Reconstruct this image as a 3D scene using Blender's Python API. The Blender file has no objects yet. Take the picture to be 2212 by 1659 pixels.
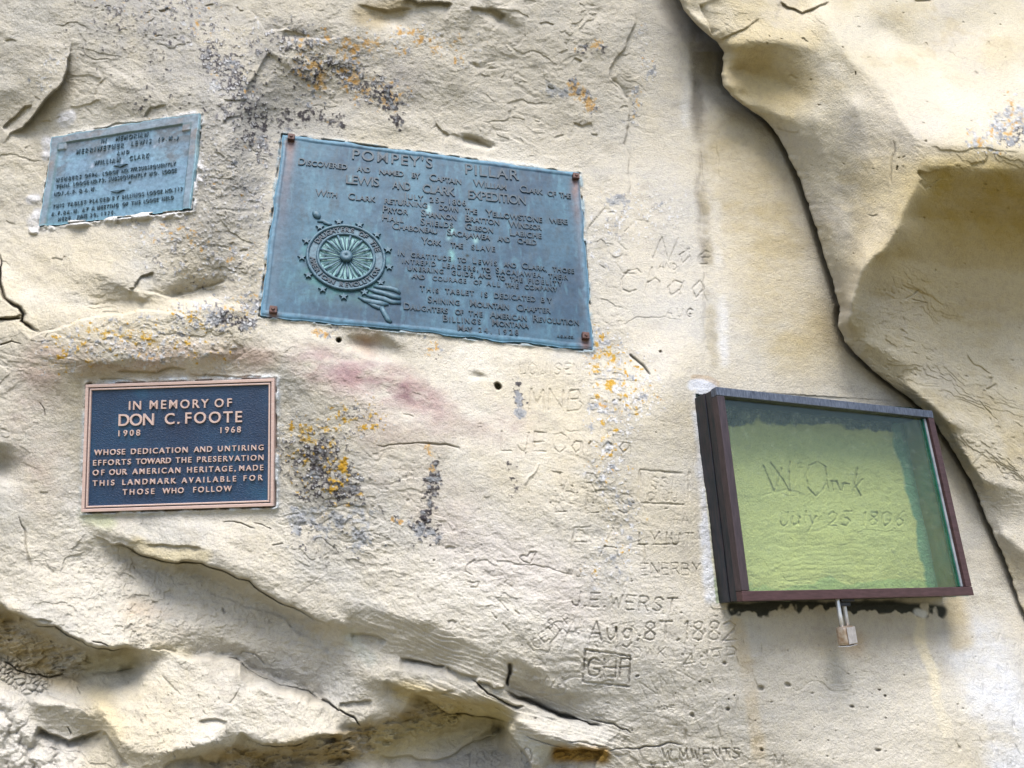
import bpy, bmesh, math
import numpy as np
from mathutils import Vector

FINE = 1.4            # spacing of the rock grid, in photo units (photo is 2212 x 1659 units)

# ------------------------------------------------------------------ camera, sky, sun
sc = bpy.context.scene
FPX, CX, CY = 1660.0, 1106.0, 829.5
PITCH = math.radians(20)
CAM = np.array([0.0, -1.85, 1.5])
cam_d = bpy.data.cameras.new('camera'); cam = bpy.data.objects.new('camera', cam_d)
sc.collection.objects.link(cam); sc.camera = cam
cam_d.sensor_width = 36; cam_d.lens = 36 * FPX / 2212.0
cam_d.clip_start = 0.05; cam_d.clip_end = 500
cam.location = CAM; cam.rotation_euler = (math.pi / 2 + PITCH, 0, 0)

SUN_EL, SUN_AZ = math.radians(60), math.radians(6)     # azimuth measured from -Y (towards the viewer), negative = from the left
world = bpy.data.worlds.new('World'); sc.world = world; world.use_nodes = True
wn = world.node_tree.nodes; wl = world.node_tree.links
bg = wn['Background']; bg.inputs['Strength'].default_value = 0.07
sky = wn.new('ShaderNodeTexSky'); sky.sky_type = 'NISHITA'; sky.sun_disc = False
sky.sun_elevation = SUN_EL; sky.sun_rotation = math.pi + SUN_AZ
sky.air_density = 0.9; sky.dust_density = 2.4; sky.ozone_density = 0.8
wl.new(sky.outputs['Color'], bg.inputs['Color'])
sun_d = bpy.data.lights.new('sun', 'SUN'); sun = bpy.data.objects.new('sun', sun_d)
sc.collection.objects.link(sun)
sun_d.energy = 1.5; sun_d.angle = math.radians(34); sun_d.color = (1.0, 0.96, 0.90)
sdir = Vector((math.sin(SUN_AZ) * math.cos(SUN_EL), -math.cos(SUN_AZ) * math.cos(SUN_EL), math.sin(SUN_EL)))
sun.rotation_euler = sdir.to_track_quat('Z', 'Y').to_euler(); sun.location = (-3, -6, 8)
sc.view_settings.view_transform = 'Standard'; sc.view_settings.look = 'None'
sc.view_settings.exposure = 2.13; sc.view_settings.gamma = 1

# ------------------------------------------------------------------ small helpers
cp, sp = math.cos(PITCH), math.sin(PITCH)
def ray(X, Y):
    x = (np.asarray(X, float) - CX) / FPX; y = -(np.asarray(Y, float) - CY) / FPX
    return np.stack([x, cp - sp * y, sp + cp * y], -1)          # unit depth along the axis
def project(P):
    d = np.asarray(P) - CAM
    z = d[..., 1] * cp + d[..., 2] * sp; y = -d[..., 1] * sp + d[..., 2] * cp
    return CX + FPX * d[..., 0] / z, CY - FPX * y / z
def lin(c):
    c = np.asarray(c, float) / 255.0
    return np.where(c <= 0.04045, c / 12.92, ((c + 0.055) / 1.055) ** 2.4)
ALB = 0.60
def alb(r, g, b): return lin((r, g, b)) * ALB
def sstep(a, b, x):
    t = np.clip((x - a) / (b - a), 0, 1); return t * t * (3 - 2 * t)
_lat = {}
def vn(X, Y, cell, seed):
    if seed not in _lat: _lat[seed] = np.random.RandomState(seed).uniform(-1, 1, (256, 256)).astype(np.float32)
    L = _lat[seed]
    x = X / cell; y = Y / cell
    xi = np.floor(x).astype(np.int32); yi = np.floor(y).astype(np.int32)
    fx = (x - xi).astype(np.float32); fy = (y - yi).astype(np.float32)
    fx = fx * fx * fx * (fx * (fx * 6 - 15) + 10); fy = fy * fy * fy * (fy * (fy * 6 - 15) + 10)
    a = L[yi & 255, xi & 255]; b = L[yi & 255, (xi + 1) & 255]
    c = L[(yi + 1) & 255, xi & 255]; d = L[(yi + 1) & 255, (xi + 1) & 255]
    return (a + (b - a) * fx) * (1 - fy) + (c + (d - c) * fx) * fy
def fbm(X, Y, cell, octv, seed, gain=0.5, ax=1.0, ang=0.0):
    r = 0; amp = 1.0; tot = 0
    c0, s0 = math.cos(ang), math.sin(ang)
    x = (X * c0 + Y * s0) / ax; y = -X * s0 + Y * c0
    for o in range(octv):
        r = r + amp * vn(x, y, cell, seed * 17 + o); tot += amp
        amp *= gain; cell *= 0.5
        x, y = x * 0.8 - y * 0.6 + 31.7, x * 0.6 + y * 0.8 + 11.3
    return r / tot * 1.6

def worley(X, Y, cell, seed):
    rs_ = np.random.RandomState(seed); J = rs_.uniform(0, 1, (64, 64, 2)); x = X / cell; y = Y / cell
    xi = np.floor(x).astype(int); yi = np.floor(y).astype(int); d1 = np.full(np.shape(X), 9.0); d2 = np.full(np.shape(X), 9.0)
    for j in (-1, 0, 1):
        for i in (-1, 0, 1):
            a = (xi + i) & 63; b = (yi + j) & 63
            d = np.hypot(xi + i + J[b, a, 0] - x, yi + j + J[b, a, 1] - y)
            d2 = np.where(d < d1, d1, np.minimum(d2, d)); d1 = np.minimum(d1, d)
    return d1, d2
def T(c, r, s):                # polyline written in a photo tile (3x enlarged): column, row, "x,y x,y"
    return [(737.33 * c + float(p.split(',')[0]) / 3.0, 553.0 * r + float(p.split(',')[1]) / 3.0) for p in s.split()]
def P(s): return [tuple(float(v) for v in p.split(',')) for p in s.split()]

# ------------------------------------------------------------------ planes of the fixed objects (photo corners -> true planes)
QUADS = dict(
    pompey=([(610.4, 291.7), (1251.7, 375.7), (1279.5, 757), (560.8, 682.3)], -12, -6),
    memorial=([(118.1, 297.4), (436.2, 246.2), (414.8, 452.3), (86.5, 488)], 15, 7),
    foote=([(189.4, 831.7), (595.3, 818.5), (593.3, 1093), (179.9, 1106.2)], 1, 13),
    case=([(1544.7, 836.3), (2011.4, 888), (2101.4, 1286), (1603, 1299)], -22, 0))
def nrm(yaw, til):
    yaw, til = math.radians(yaw), math.radians(til)
    return np.array([math.sin(yaw) * math.cos(til), math.cos(yaw) * math.cos(til), math.sin(til)])
N0 = nrm(-7, 1); C0 = np.dot(N0, np.array([0, 0, 2.0]) - CAM)   # the mean plane of the cliff
CASE_D = 0.085
def q0(X, Y): return ray(X, Y) @ N0 / C0
PL = {}
for k, (q, yaw, til) in QUADS.items():
    n = nrm(yaw, til); c = np.mean(q, 0)
    if k == 'case': c = np.array([1800., 1075.])
    pc = ray(c[0], c[1]) / q0(c[0], c[1])
    PL[k] = (n, float(n @ pc))                      # plane n.(P-CAM)=d
def poly_sd(X, Y, pts, closed=True):
    """distance to a polygon, negative inside"""
    d2 = np.full(np.shape(X), 1e12, np.float32); ins = np.zeros(np.shape(X), bool)
    n = len(pts)
    for i in range(n):
        ax_, ay = pts[i]; bx, by = pts[(i + 1) % n]
        ex, ey = bx - ax_, by - ay
        t = np.clip(((X - ax_) * ex + (Y - ay) * ey) / (ex * ex + ey * ey + 1e-9), 0, 1)
        d2 = np.minimum(d2, (X - ax_ - t * ex) ** 2 + (Y - ay - t * ey) ** 2)
        cr = ((ay > Y) != (by > Y)) & (X < (bx - ax_) * (Y - ay) / (by - ay + 1e-12) + ax_)
        ins ^= cr
    d = np.sqrt(d2)
    return np.where(ins, -d, d)
CASE_BACK = [(1500, 848), (2000, 880), (2095, 1290), (1545, 1305)]
def base_q(X, Y):
    """inverse depth of the bare cliff: the plaques' planes blended into the mean plane"""
    W = np.full(np.shape(X), 1.0 / 300.0 ** 2.5); S = q0(X, Y) * W
    for k, (n, d) in PL.items():
        pts = QUADS[k][0] if k != 'case' else CASE_BACK
        ds = np.maximum(poly_sd(X, Y, pts), 0) + 14.0
        w = 1.0 / ds ** 2.5
        S = S + w * (ray(X, Y) @ n) / d; W = W + w
    return S / W

# ------------------------------------------------------------------ relief by height lines (Laplace fill) + ledges, cracks, hollows
HX0, HY0, HS = -480., -420., 6.0
HW, HH = 530, 420
def solve_h(lines):
    val = np.zeros((HH, HW)); cnt = np.zeros((HH, HW))
    for pts, h in lines:
        hs = h if isinstance(h, (list, tuple)) else [h] * len(pts)
        if len(pts) == 1:
            pts = [pts[0], (pts[0][0] + 1, pts[0][1])]; hs = [hs[0]] * 2
        if len(hs) != len(pts):
            hs = np.interp(np.linspace(0, 1, len(pts)), np.linspace(0, 1, len(hs)), hs)
        for i in range(len(pts) - 1):
            n = int(max(abs(pts[i + 1][0] - pts[i][0]), abs(pts[i + 1][1] - pts[i][1])) / 3) + 2
            for t in np.linspace(0, 1, n):
                x = pts[i][0] * (1 - t) + pts[i + 1][0] * t; y = pts[i][1] * (1 - t) + pts[i + 1][1] * t
                a, b = int((x - HX0) / HS + .5), int((y - HY0) / HS + .5)
                if 0 <= a < HW and 0 <= b < HH:
                    val[b, a] += hs[i] * (1 - t) + hs[i + 1] * t; cnt[b, a] += 1
    def down(v, c):
        H2, W2 = (v.shape[0] + 1) // 2, (v.shape[1] + 1) // 2
        V = np.zeros((H2 * 2, W2 * 2)); Cc = np.zeros((H2 * 2, W2 * 2))
        V[:v.shape[0], :v.shape[1]] = v; Cc[:v.shape[0], :v.shape[1]] = c
        return V.reshape(H2, 2, W2, 2).sum((1, 3)), Cc.reshape(H2, 2, W2, 2).sum((1, 3))
    def rec(v, c):
        fix = c > 0
        if min(v.shape) <= 6:
            u = np.full(v.shape, v.sum() / max(c.sum(), 1))
        else:
            v2, c2 = down(v, c); u = rec(v2, c2)
            u = np.repeat(np.repeat(u, 2, 0), 2, 1)[:v.shape[0], :v.shape[1]]
        tgt = np.where(fix, v / np.maximum(c, 1), 0)
        for _ in range(70):
            u = np.where(fix, tgt, u)
            p = np.pad(u, 1, mode='edge')
            u = 0.25 * (p[:-2, 1:-1] + p[2:, 1:-1] + p[1:-1, :-2] + p[1:-1, 2:])
        return np.where(fix, tgt, u)
    u = rec(val, cnt)
    p = np.pad(u, 1, mode='edge')
    u = 0.5 * u + 0.125 * (p[:-2, 1:-1] + p[2:, 1:-1] + p[1:-1, :-2] + p[1:-1, 2:])
    return u
def sample_h(u, X, Y):
    x = np.clip((X - HX0) / HS, 2, HW - 4); y = np.clip((Y - HY0) / HS, 2, HH - 4)
    xi = x.astype(np.int32); yi = y.astype(np.int32); fx = x - xi; fy = y - yi
    def w(f): return ((1 - f) ** 3 / 6, (3 * f ** 3 - 6 * f * f + 4) / 6, (-3 * f ** 3 + 3 * f * f + 3 * f + 1) / 6, f ** 3 / 6)
    wx, wy = w(fx), w(fy); r = 0
    for j in range(4):
        for i in range(4):
            r = r + wy[j] * wx[i] * u[yi + j - 1, xi + i - 1]
    return r

class Rock:
    def __init__(s, X, Y):
        s.X, s.Y = X, Y
        s.h = np.zeros(X.shape); s.col = np.zeros(X.shape + (3,))
        s.WX = X + 5.0 * fbm(X, Y, 46, 3, 901); s.WY = Y + 5.0 * fbm(X, Y, 46, 3, 902)
        s.yc = Y[:, 0]; s.y0 = X.min(0); s.x1 = X.max(0)
    def sl(s, pts, pad):
        xs = [p[0] for p in pts]; ys = [p[1] for p in pts]
        r = np.where((s.yc > min(ys) - pad) & (s.yc < max(ys) + pad))[0]
        c = np.where((s.x1 > min(xs) - pad) & (s.y0 < max(xs) + pad))[0]
        if len(r) == 0 or len(c) == 0: return None
        return (slice(r[0], r[-1] + 1), slice(c[0], c[-1] + 1))
    def dist(s, sl, pts, warp=True):
        X = (s.WX if warp else s.X)[sl]; Y = (s.WY if warp else s.Y)[sl]
        best = np.full(X.shape, 1e9); sg = np.zeros(X.shape); al = np.zeros(X.shape)
        L = 0.0; tot = sum(math.dist(pts[i], pts[i + 1]) for i in range(len(pts) - 1))
        for i in range(len(pts) - 1):
            ax_, ay = pts[i]; bx, by = pts[i + 1]; ex, ey = bx - ax_, by - ay; l = math.hypot(ex, ey) + 1e-9
            tr = ((X - ax_) * ex + (Y - ay) * ey) / (l * l); t = np.clip(tr, 0, 1)
            d = np.hypot(X - ax_ - t * ex, Y - ay - t * ey)
            m = d < best
            side = (X - ax_) * (-ey) + (Y - ay) * ex
            best = np.where(m, d, best); sg = np.where(m, np.sign(side), sg); al = np.where(m, (L + t * l) / tot, al)
            L += l
        return best, sg, al
    def ledge(s, pts, J, R, w=2.5, front=0.0, RF=40, taper=0.12):
        """step: recess on the right hand of the walk (below, when walking left to right)"""
        pad = max(R, RF) * 2.6 + 8; sl = s.sl(pts, pad)
        if sl is None: return
        d, sg, al = s.dist(sl, pts); sd = d * sg
        tp = sstep(0, taper, al) * sstep(0, taper, 1 - al)
        step = sstep(-w, w, sd)
        s.h[sl] += tp * (-J * step * np.exp(-np.maximum(sd, 0) / R * 1.3) + front * (1 - step) * np.exp(-np.maximum(-sd, 0) / RF * 1.3))
    def crack(s, pts, depth, w, taper=0.15, warp=True):
        sl = s.sl(pts, w * 4 + 8)
        if sl is None: return
        d, sg, al = s.dist(sl, pts, warp)
        w = w * (0.62 + 0.55 * vn(s.X[sl], s.Y[sl], 37, 78)); w = np.maximum(w, 0.8)
        tp = sstep(0, taper, al) * sstep(0, taper, 1 - al) if taper else 1
        s.h[sl] -= depth * tp * np.exp(-(d / w) ** 2)
    def blob(s, x, y, rx, ry, ang, amp, power=1.0):
        R = max(rx, ry) * 2.6; sl = s.sl([(x, y)], R)
        if sl is None: return
        a = math.radians(ang); X = s.WX[sl] - x; Y = s.WY[sl] - y
        u = (X * math.cos(a) + Y * math.sin(a)) / rx; v = (-X * math.sin(a) + Y * math.cos(a)) / ry
        s.h[sl] += amp * np.exp(-(u * u + v * v) ** power)
    def groove(s, strokes, depth, w):
        depth = depth * (.95 if depth > .0038 else .85)
        for st in strokes:
            sl = s.sl(st, w * 4 + 8)
            if sl is None: continue
            d, sg, al = s.dist(sl, st, False)
            dv = np.clip(.95 + .5 * vn(s.X[sl], s.Y[sl], 27, 79) + .2 * vn(s.X[sl], s.Y[sl], 7, 80), .5, 1.5)
            d = d + 0.5 * w * vn(s.X[sl], s.Y[sl], 5, 77)
            s.h[sl] += dv * -depth * 1.15 * np.exp(-(np.maximum(d, 0) / (w * .78)) ** 2) + depth * 0.10 * np.exp(-((d - 2.2 * w) / w) ** 2)
    # --- colour
    def mask(s, pts, r, soft=0.5):
        m = np.zeros(s.X.shape); sl = s.sl(pts, r * 1.6)
        if sl is None: return m
        if len(pts) == 1: d = np.hypot(s.WX[sl] - pts[0][0], s.WY[sl] - pts[0][1])
        else: d = s.dist(sl, pts)[0]
        m[sl] = 1 - sstep(r * (1 - soft), r * (1 + soft), d)
        return m
    def paint(s, m, c):
        s.col += (np.asarray(c) - s.col) * m[..., None]

def grid_mesh(name, V, mat, col=None, flip=False):
    H, W = V.shape[:2]
    me = bpy.data.meshes.new(name)
    n = H * W; me.vertices.add(n); me.vertices.foreach_set('co', V.reshape(-1).astype(np.float32))
    idx = np.arange(n).reshape(H, W)
    f = np.stack([idx[:-1, :-1], idx[1:, :-1], idx[1:, 1:], idx[:-1, 1:]], -1).reshape(-1, 4)
    if flip: f = f[:, ::-1]
    m = len(f); me.loops.add(m * 4); me.loops.foreach_set('vertex_index', f.reshape(-1).astype(np.int32))
    me.polygons.add(m); me.polygons.foreach_set('loop_start', np.arange(0, m * 4, 4, dtype=np.int32))
    me.update(calc_edges=True)
    if col is not None:
        a = me.color_attributes.new('Col', 'FLOAT_COLOR', 'POINT')
        c4 = np.ones((n, 4), np.float32); c4[:, :3] = col.reshape(-1, 3); a.data.foreach_set('color', c4.reshape(-1))
    if mat: me.materials.append(mat)
    o = bpy.data.objects.new(name, me); sc.collection.objects.link(o)
    return o

# ------------------------------------------------------------------ materials
def new_mat(name):
    m = bpy.data.materials.new(name); m.use_nodes = True
    nt = m.node_tree; b = nt.nodes['Principled BSDF']
    return m, nt, b
def nd(nt, t, **kw):
    n = nt.nodes.new(t)
    for k, v in kw.items():
        if hasattr(n, k): setattr(n, k, v)
        else: n.inputs[k].default_value = v
    return n
def noise(nt, scale, detail=4, rough=0.55, vec=None, dist=0.0):
    n = nd(nt, 'ShaderNodeTexNoise'); n.inputs['Scale'].default_value = scale; n.inputs['Detail'].default_value = detail
    n.inputs['Roughness'].default_value = rough; n.inputs['Distortion'].default_value = dist
    if vec: nt.links.new(vec, n.inputs['Vector'])
    return n
def ramp(nt, src, stops):
    r = nd(nt, 'ShaderNodeValToRGB'); nt.links.new(src, r.inputs['Fac'])
    e = r.color_ramp.elements
    while len(e) < len(stops): e.new(0.5)
    for i, (p, c) in enumerate(stops):
        e[i].position = p; e[i].color = (c[0], c[1], c[2], 1)
    return r
def mixc(nt, fac, a, b, mode='MIX'):
    m = nd(nt, 'ShaderNodeMix', data_type='RGBA', blend_type=mode)
    for s, v in ((0, fac), (6, a), (7, b)):
        if hasattr(v, 'links'): nt.links.new(v, m.inputs[s])
        else: m.inputs[s].default_value = v if s == 0 else (v[0], v[1], v[2], 1)
    return m.outputs[2]
def bump(nt, b, src, strength, dist, prev=None):
    n = nd(nt, 'ShaderNodeBump'); n.inputs['Strength'].default_value = strength; n.inputs['Distance'].default_value = dist
    nt.links.new(src, n.inputs['Height'])
    if prev: nt.links.new(prev.outputs[0], n.inputs['Normal'])
    nt.links.new(n.outputs[0], b.inputs['Normal']); return n
def grey(v): return (v, v, v)
def m_rock():
    m, nt, b = new_mat('weathered_sandstone')
    a = nd(nt, 'ShaderNodeVertexColor', layer_name='Col'); tc = nd(nt, 'ShaderNodeTexCoord'); v = tc.outputs['Object']
    n1 = noise(nt, 420, 5, 0.65, v); n2 = noise(nt, 70, 6, 0.6, v)
    r1 = ramp(nt, n1.outputs[0], [(0.27, grey(0.62)), (0.42, grey(0.95)), (0.6, grey(1.03)), (0.78, grey(1.12))])
    r2 = ramp(nt, n2.outputs[0], [(0.3, (0.88, 0.88, 0.9)), (0.5, grey(1.0)), (0.72, (1.06, 1.05, 1.0))])
    c = mixc(nt, 1.0, a.outputs['Color'], r1.outputs[0], 'MULTIPLY')
    c = mixc(nt, 1.0, c, r2.outputs[0], 'MULTIPLY')
    nt.links.new(c, b.inputs['Base Color']); b.inputs['Roughness'].default_value = 0.95
    b.inputs['Specular IOR Level'].default_value = 0.15
    n3 = noise(nt, 900, 3, 0.6, v); n4 = noise(nt, 180, 6, 0.65, v, 0.4)
    p = bump(nt, b, n4.outputs[0], 0.9, 0.0045); bump(nt, b, n3.outputs[0], 0.8, 0.0014, p)
    return m
def m_vcol(name, rough=0.5, metal=0.0, bscale=300, bstr=0.25, bdist=0.001, spec=0.5):
    m, nt, b = new_mat(name)
    a = nd(nt, 'ShaderNodeVertexColor', layer_name='Col'); tc = nd(nt, 'ShaderNodeTexCoord'); v = tc.outputs['Object']
    n1 = noise(nt, 90, 7, 0.65, v)
    r1 = ramp(nt, n1.outputs[0], [(0.3, grey(0.72)), (0.5, grey(1)), (0.75, grey(1.25))])
    nt.links.new(mixc(nt, 1.0, a.outputs['Color'], r1.outputs[0], 'MULTIPLY'), b.inputs['Base Color'])
    b.inputs['Roughness'].default_value = rough; b.inputs['Metallic'].default_value = metal; b.inputs['Specular IOR Level'].default_value = spec
    n2 = noise(nt, bscale, 4, 0.6, v); bump(nt, b, n2.outputs[0], bstr, bdist)
    return m
def m_plain(name, ca, cb, scale=60, rough=0.5, metal=0.0, bstr=0.2, bscale=300, bdist=0.001, spec=0.5, stretch=None):
    m, nt, b = new_mat(name)
    tc = nd(nt, 'ShaderNodeTexCoord'); v = tc.outputs['Object']
    if stretch:
        mp = nd(nt, 'ShaderNodeMapping'); mp.inputs['Scale'].default_value = stretch; nt.links.new(v, mp.inputs[0]); v = mp.outputs[0]
    n1 = noise(nt, scale, 6, 0.62, v)
    r1 = ramp(nt, n1.outputs[0], [(0.35, ca), (0.65, cb)])
    nt.links.new(r1.outputs[0], b.inputs['Base Color'])
    b.inputs['Roughness'].default_value = rough; b.inputs['Metallic'].default_value = metal; b.inputs['Specular IOR Level'].default_value = spec
    n2 = noise(nt, bscale, 4, 0.6, v); bump(nt, b, n2.outputs[0], bstr, bdist)
    return m
M_ROCK = m_rock()

# ------------------------------------------------------------------ single-stroke letters for the carvings
F = {'A': '0,0 2,6 4,0|.8,2.2 3.2,2.2', 'B': '0,0 0,6 2.6,6 3.4,5 2.6,3.3 0,3.2|2.6,3.2 4,2 3.2,0 0,0', 'C': '4,5 2.6,6 1,5.4 0,3 .8,.7 2.6,0 4,1',
     'D': '0,0 0,6 2.4,5.6 4,3 2.6,.4 0,0', 'E': '3.6,0 0,0 0,6 3.6,6|0,3.1 2.8,3.1', 'F': '0,0 0,6 3.6,6|0,3.2 2.6,3.2', 'G': '4,5 2.4,6 .8,5.2 0,3 .8,.7 2.6,0 4,1 4,2.6 2.4,2.6',
     'H': '0,0 0,6|4,0 4,6|0,3 4,3', 'I': '1,0 1,6', 'J': '3,6 3,1 2,0 .6,.3 0,1.5', 'K': '0,0 0,6|3.6,6 0,2.6|1.2,3.6 4,0', 'L': '0,6 0,0 3.4,0', 'M': '0,0 .4,6 2.2,1.6 4,6 4.6,0',
     'N': '0,0 0,6 4,0 4,6', 'O': '2,6 .5,5 0,3 .6,1 2,0 3.5,1 4,3 3.4,5 2,6', 'P': '0,0 0,6 2.8,6 3.8,4.8 2.8,3.2 0,3', 'R': '0,0 0,6 2.8,6 3.7,4.7 2.8,3.3 0,3|1.8,3.2 4,0',
     'S': '3.8,5.2 2.4,6 .7,5.5 .4,4 2,3 3.6,2.2 3.5,.7 1.8,0 0,.8', 'T': '0,6 4,6|2,6 2,0', 'U': '0,6 .2,1.2 2,0 3.8,1.2 4,6', 'V': '0,6 2,0 4,6', 'W': '0,6 1.2,0 2.6,4.6 4,0 5.2,6',
     'X': '0,0 4,6|0,6 4,0', 'Y': '0,6 2,3 4,6|2,3 2,0', '1': '1,0 1,6 .2,5', '2': '0,5 1.6,6 3.4,5 3,3.4 0,0 3.8,0', '4': '2.6,0 2.6,6 0,2 4,2', '5': '3.4,6 .5,6 .3,3.5 2.4,3.6 3.5,2 2.4,.2 .2,.5', '6': '3,6 1,4.2 .2,2 1.4,0 3.2,.6 3.3,2.4 1.8,3.3 .5,2.4',
     '7': '0,6 3.6,6 1.4,0', '8': '2,3.2 .6,4.2 .8,5.6 2,6 3.2,5.6 3.4,4.2 2,3.2 .4,2 .5,.5 2,0 3.5,.5 3.6,2 2,3.2', '0': '2,6 .5,5 0,3 .6,1 2,0 3.5,1 4,3 3.4,5 2,6', '.': '.4,0 .7,.3', '-': '.4,3 3,3',
     'g': '3.2,3.6 1.4,3.8 .3,2.4 1,.6 2.6,.8 3.2,3.4 3.2,-1 2,-2.4 .6,-1.8', 'u': '0,4 .2,.8 1.6,0 3,1.2 3.2,4|3.2,4 3.3,0', 'a': '3,3.4 1.4,3.8 .2,2 1.2,.2 3,1.6 3.1,3.8 3.4,0', 'e': '.3,2 3,2.2 2.6,3.6 1,3.8 .2,2 1,.3 3,.5',
     'i': '1,0 1,3.6|1,5 1.1,5.3', 'm': '0,0 0,3.8|0,3 1.2,3.8 1.8,3 1.8,0|1.8,3 3,3.8 3.8,3 3.8,0', 'r': '0,0 0,3.8|0,2.6 1.4,3.8 2.4,3.4', 'l': '.5,0 .5,6', 'k': '0,0 0,6|2.8,3.8 0,1.6|.8,2.2 3,0', 'y': '0,4 1.4,1|3,4 .4,-2.4', 'd': '3,6 3,0|3,3 1.4,3.8 .1,2 1.3,0 3,1.2', 'n': '0,0 0,3.8|0,2.8 1.6,3.8 2.8,3 2.8,0', 'o': '1.5,3.8 .2,2 1.5,0 2.9,2 1.5,3.8', 's': '2.6,3.3 1.2,3.8 .4,2.9 2.4,1.2 1.4,0 0,.6', 'h': '0,0 0,6|0,2.8 1.6,3.8 2.8,3 2.8,0'}
def scratch(text, x, y, hgt, slope=0.0, lean=0.0, gap=1.5, jit=0.12, seed=1):
    rs = np.random.RandomState(seed); k = hgt / 6.0; out = []; u = 0
    ca, sa = math.cos(math.radians(slope)), math.sin(math.radians(slope))
    for ch in text:
        if ch == ' ': u += 3.5; continue
        g = F.get(ch)
        if g is None: continue
        wmax = 0
        for st in g.split('|'):
            pts = []
            for px, py in P(st):
                wmax = max(wmax, px)
                a = (u + px + lean * py + rs.uniform(-jit, jit)) * k; b = (py + rs.uniform(-jit, jit)) * k
                pts.append((x + a * ca + b * sa, y + a * sa - b * ca))
            out.append(pts)
        u += wmax + gap
    return out

# ------------------------------------------------------------------ the boulder outline (left edge, top to bottom)
SIL = P('1300,-1500 1400,-330 1452,-60 1470,0 1478,22 1500,50 1524,72 1548,92 1562,112 1561,140 1558,160 1563,184 1578,206 1605,226 1640,250 1660,268 1682,294 1704,335 1722,376 1740,425 1758,478 1774,530 1788,575 1800,612 1809,648 1815,662 1811,680 1812,705 1824,738 1846,763 1875,790 1905,815 1935,838 1962,856 1985,876 2008,896 2030,926 2052,962 2078,1002 2100,1042 2118,1086 2134,1125 2150,1165 2168,1205 2188,1262 2212,1325 2250,1420 2330,1640 2450,1990 3000,3500')
SILY = np.array([p[1] for p in SIL]); SILX = np.array([p[0] for p in SIL])
def axis(lo, hi, a, b, step):
    mid = np.arange(a, b + step, step)
    def grow(n0, end, sgn):
        out = []; s = step; x = n0
        while sgn * (end - x) > 0:
            s *= 1.12; x += sgn * min(s, 90); out.append(x)
        return out
    return np.array(grow(mid[0], lo, -1)[::-1] + list(mid) + grow(mid[-1], hi, 1))

# ================================================================== CLIFF
gx = axis(-1600, 3800, -16, 2228, FINE); gy = axis(-1500, 3300, -16, 1675, FINE)
X, Y = np.meshgrid(gx, gy)
R = Rock(X, Y)
lines = []
K = 1.0
def HL(pts, h): lines.append((pts, [v * K for v in h] if isinstance(h, list) else h * K))
for k in ('pompey', 'foote', 'memorial'):
    q = QUADS[k][0]; HL(q + [q[0]], 0.0)
HL(CASE_BACK + [CASE_BACK[0]], 0.0)
HL(P('1420,60 1440,300 1440,600 1450,900 1440,1200 1420,1350'), 0.0)
HL(P('1600,400 1660,560 1700,760'), -0.005); HL(P('1460,1480 1750,1500 2000,1480'), 0.0); HL(P('1550,1640 2000,1640'), 0.01)
HL(P('2150,1450 2200,1640'), 0.02)
# top
HL(P('-300,-300 600,-300 1300,-300'), 0.02); HL(P('0,60 60,120 80,170'), 0.035); HL(P('0,200 30,200'), 0.04)
HL(P('230,150 300,100 420,60'), 0.012); HL(P('560,30 700,40 790,42'), 0.016); HL(P('880,2 960,8 1000,14'), [0.035, 0.03])
HL(P('800,30 870,34'), -0.01); HL(P('950,90 1150,140 1280,260'), 0.02); HL(P('1010,20 1080,25 1110,20'), 0.04)
HL(P('480,260 520,420 540,600'), 0.015); HL(P('700,250 900,270'), 0.012)
HL(P('230,190 330,150 380,200'), 0.02)
# left
HL(P('0,560 0,640'), 0.03); HL(P('20,560 60,640 90,700'), 0.02); HL(P('100,560 240,600 300,640'), 0.03); HL(P('150,655 300,655 420,650'), 0.0)
HL(P('60,740 133,706 233,686 333,676 420,668 520,672'), 0.022); HL(P('150,780 330,775 480,760'), 0.035)
HL(P('380,640 470,640'), -0.03); HL(P('0,900 40,1000 60,1130'), 0.01); HL(P('-200,800 -200,1100'), -0.03)
HL(P('640,740 700,820 760,950 760,1100'), 0.012); HL(P('1000,760 1150,790 1260,800'), 0.006); HL(P('950,1000 1100,1100 1180,1200'), 0.012)
K = 1.3
# lip under the small memorial plaque, its recess and the slabs below
K = 1.0
HL(T(0, 2, '560,60 850,195 1050,195 1300,235 1500,325 1700,425 1800,515 1920,595 2120,675 2212,712'), [0.01, 0.03, 0.04, 0.04, 0.035, 0.03])
HL(T(0, 2, '640,150 860,250 960,288 1100,308 1300,338 1500,398 1700,498 1850,588 1930,628 2130,718'), [0.006, 0.022, 0.034, 0.036, 0.032, 0.026])
HL(T(0, 2, '760,290 900,350 1100,385 1300,415 1500,480 1700,580 1850,670 2000,760 2150,880'), [0.0, -0.018, -0.026, -0.030, -0.034, -0.036, -0.036])
HL(T(0, 2, '1050,520 1250,510 1430,555 1560,610 1850,700 2000,830 2212,1010'), [-0.028, -0.036, -0.036, -0.036, -0.04])
HL(T(0, 2, '900,700 1200,760 1500,830 1800,960 2050,1080'), [-0.006, -0.028, -0.05, -0.064, -0.066])
HL(T(0, 2, '100,200 250,420 420,640'), [0.01, 0.03, 0.035]); HL(T(0, 2, '500,300 560,450 650,600 750,720'), [0.0, 0.005, 0.01, 0.016])
HL(T(0, 2, '0,555 60,630 350,735 580,865 700,885 850,878'), [0.02, 0.035, 0.04, 0.035, 0.025])
HL(T(0, 2, '950,868 1150,900 1300,908 1500,940 1620,1010 1850,1115 2080,1200'), [0.0, -0.045, -0.078, -0.095, -0.095, -0.085])
HL(T(0, 2, '1150,945 1300,948 1480,975 1580,1040 1830,1150 2050,1220'), [-0.025, -0.038, -0.05, -0.055, -0.06])
K = 1.15
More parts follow.
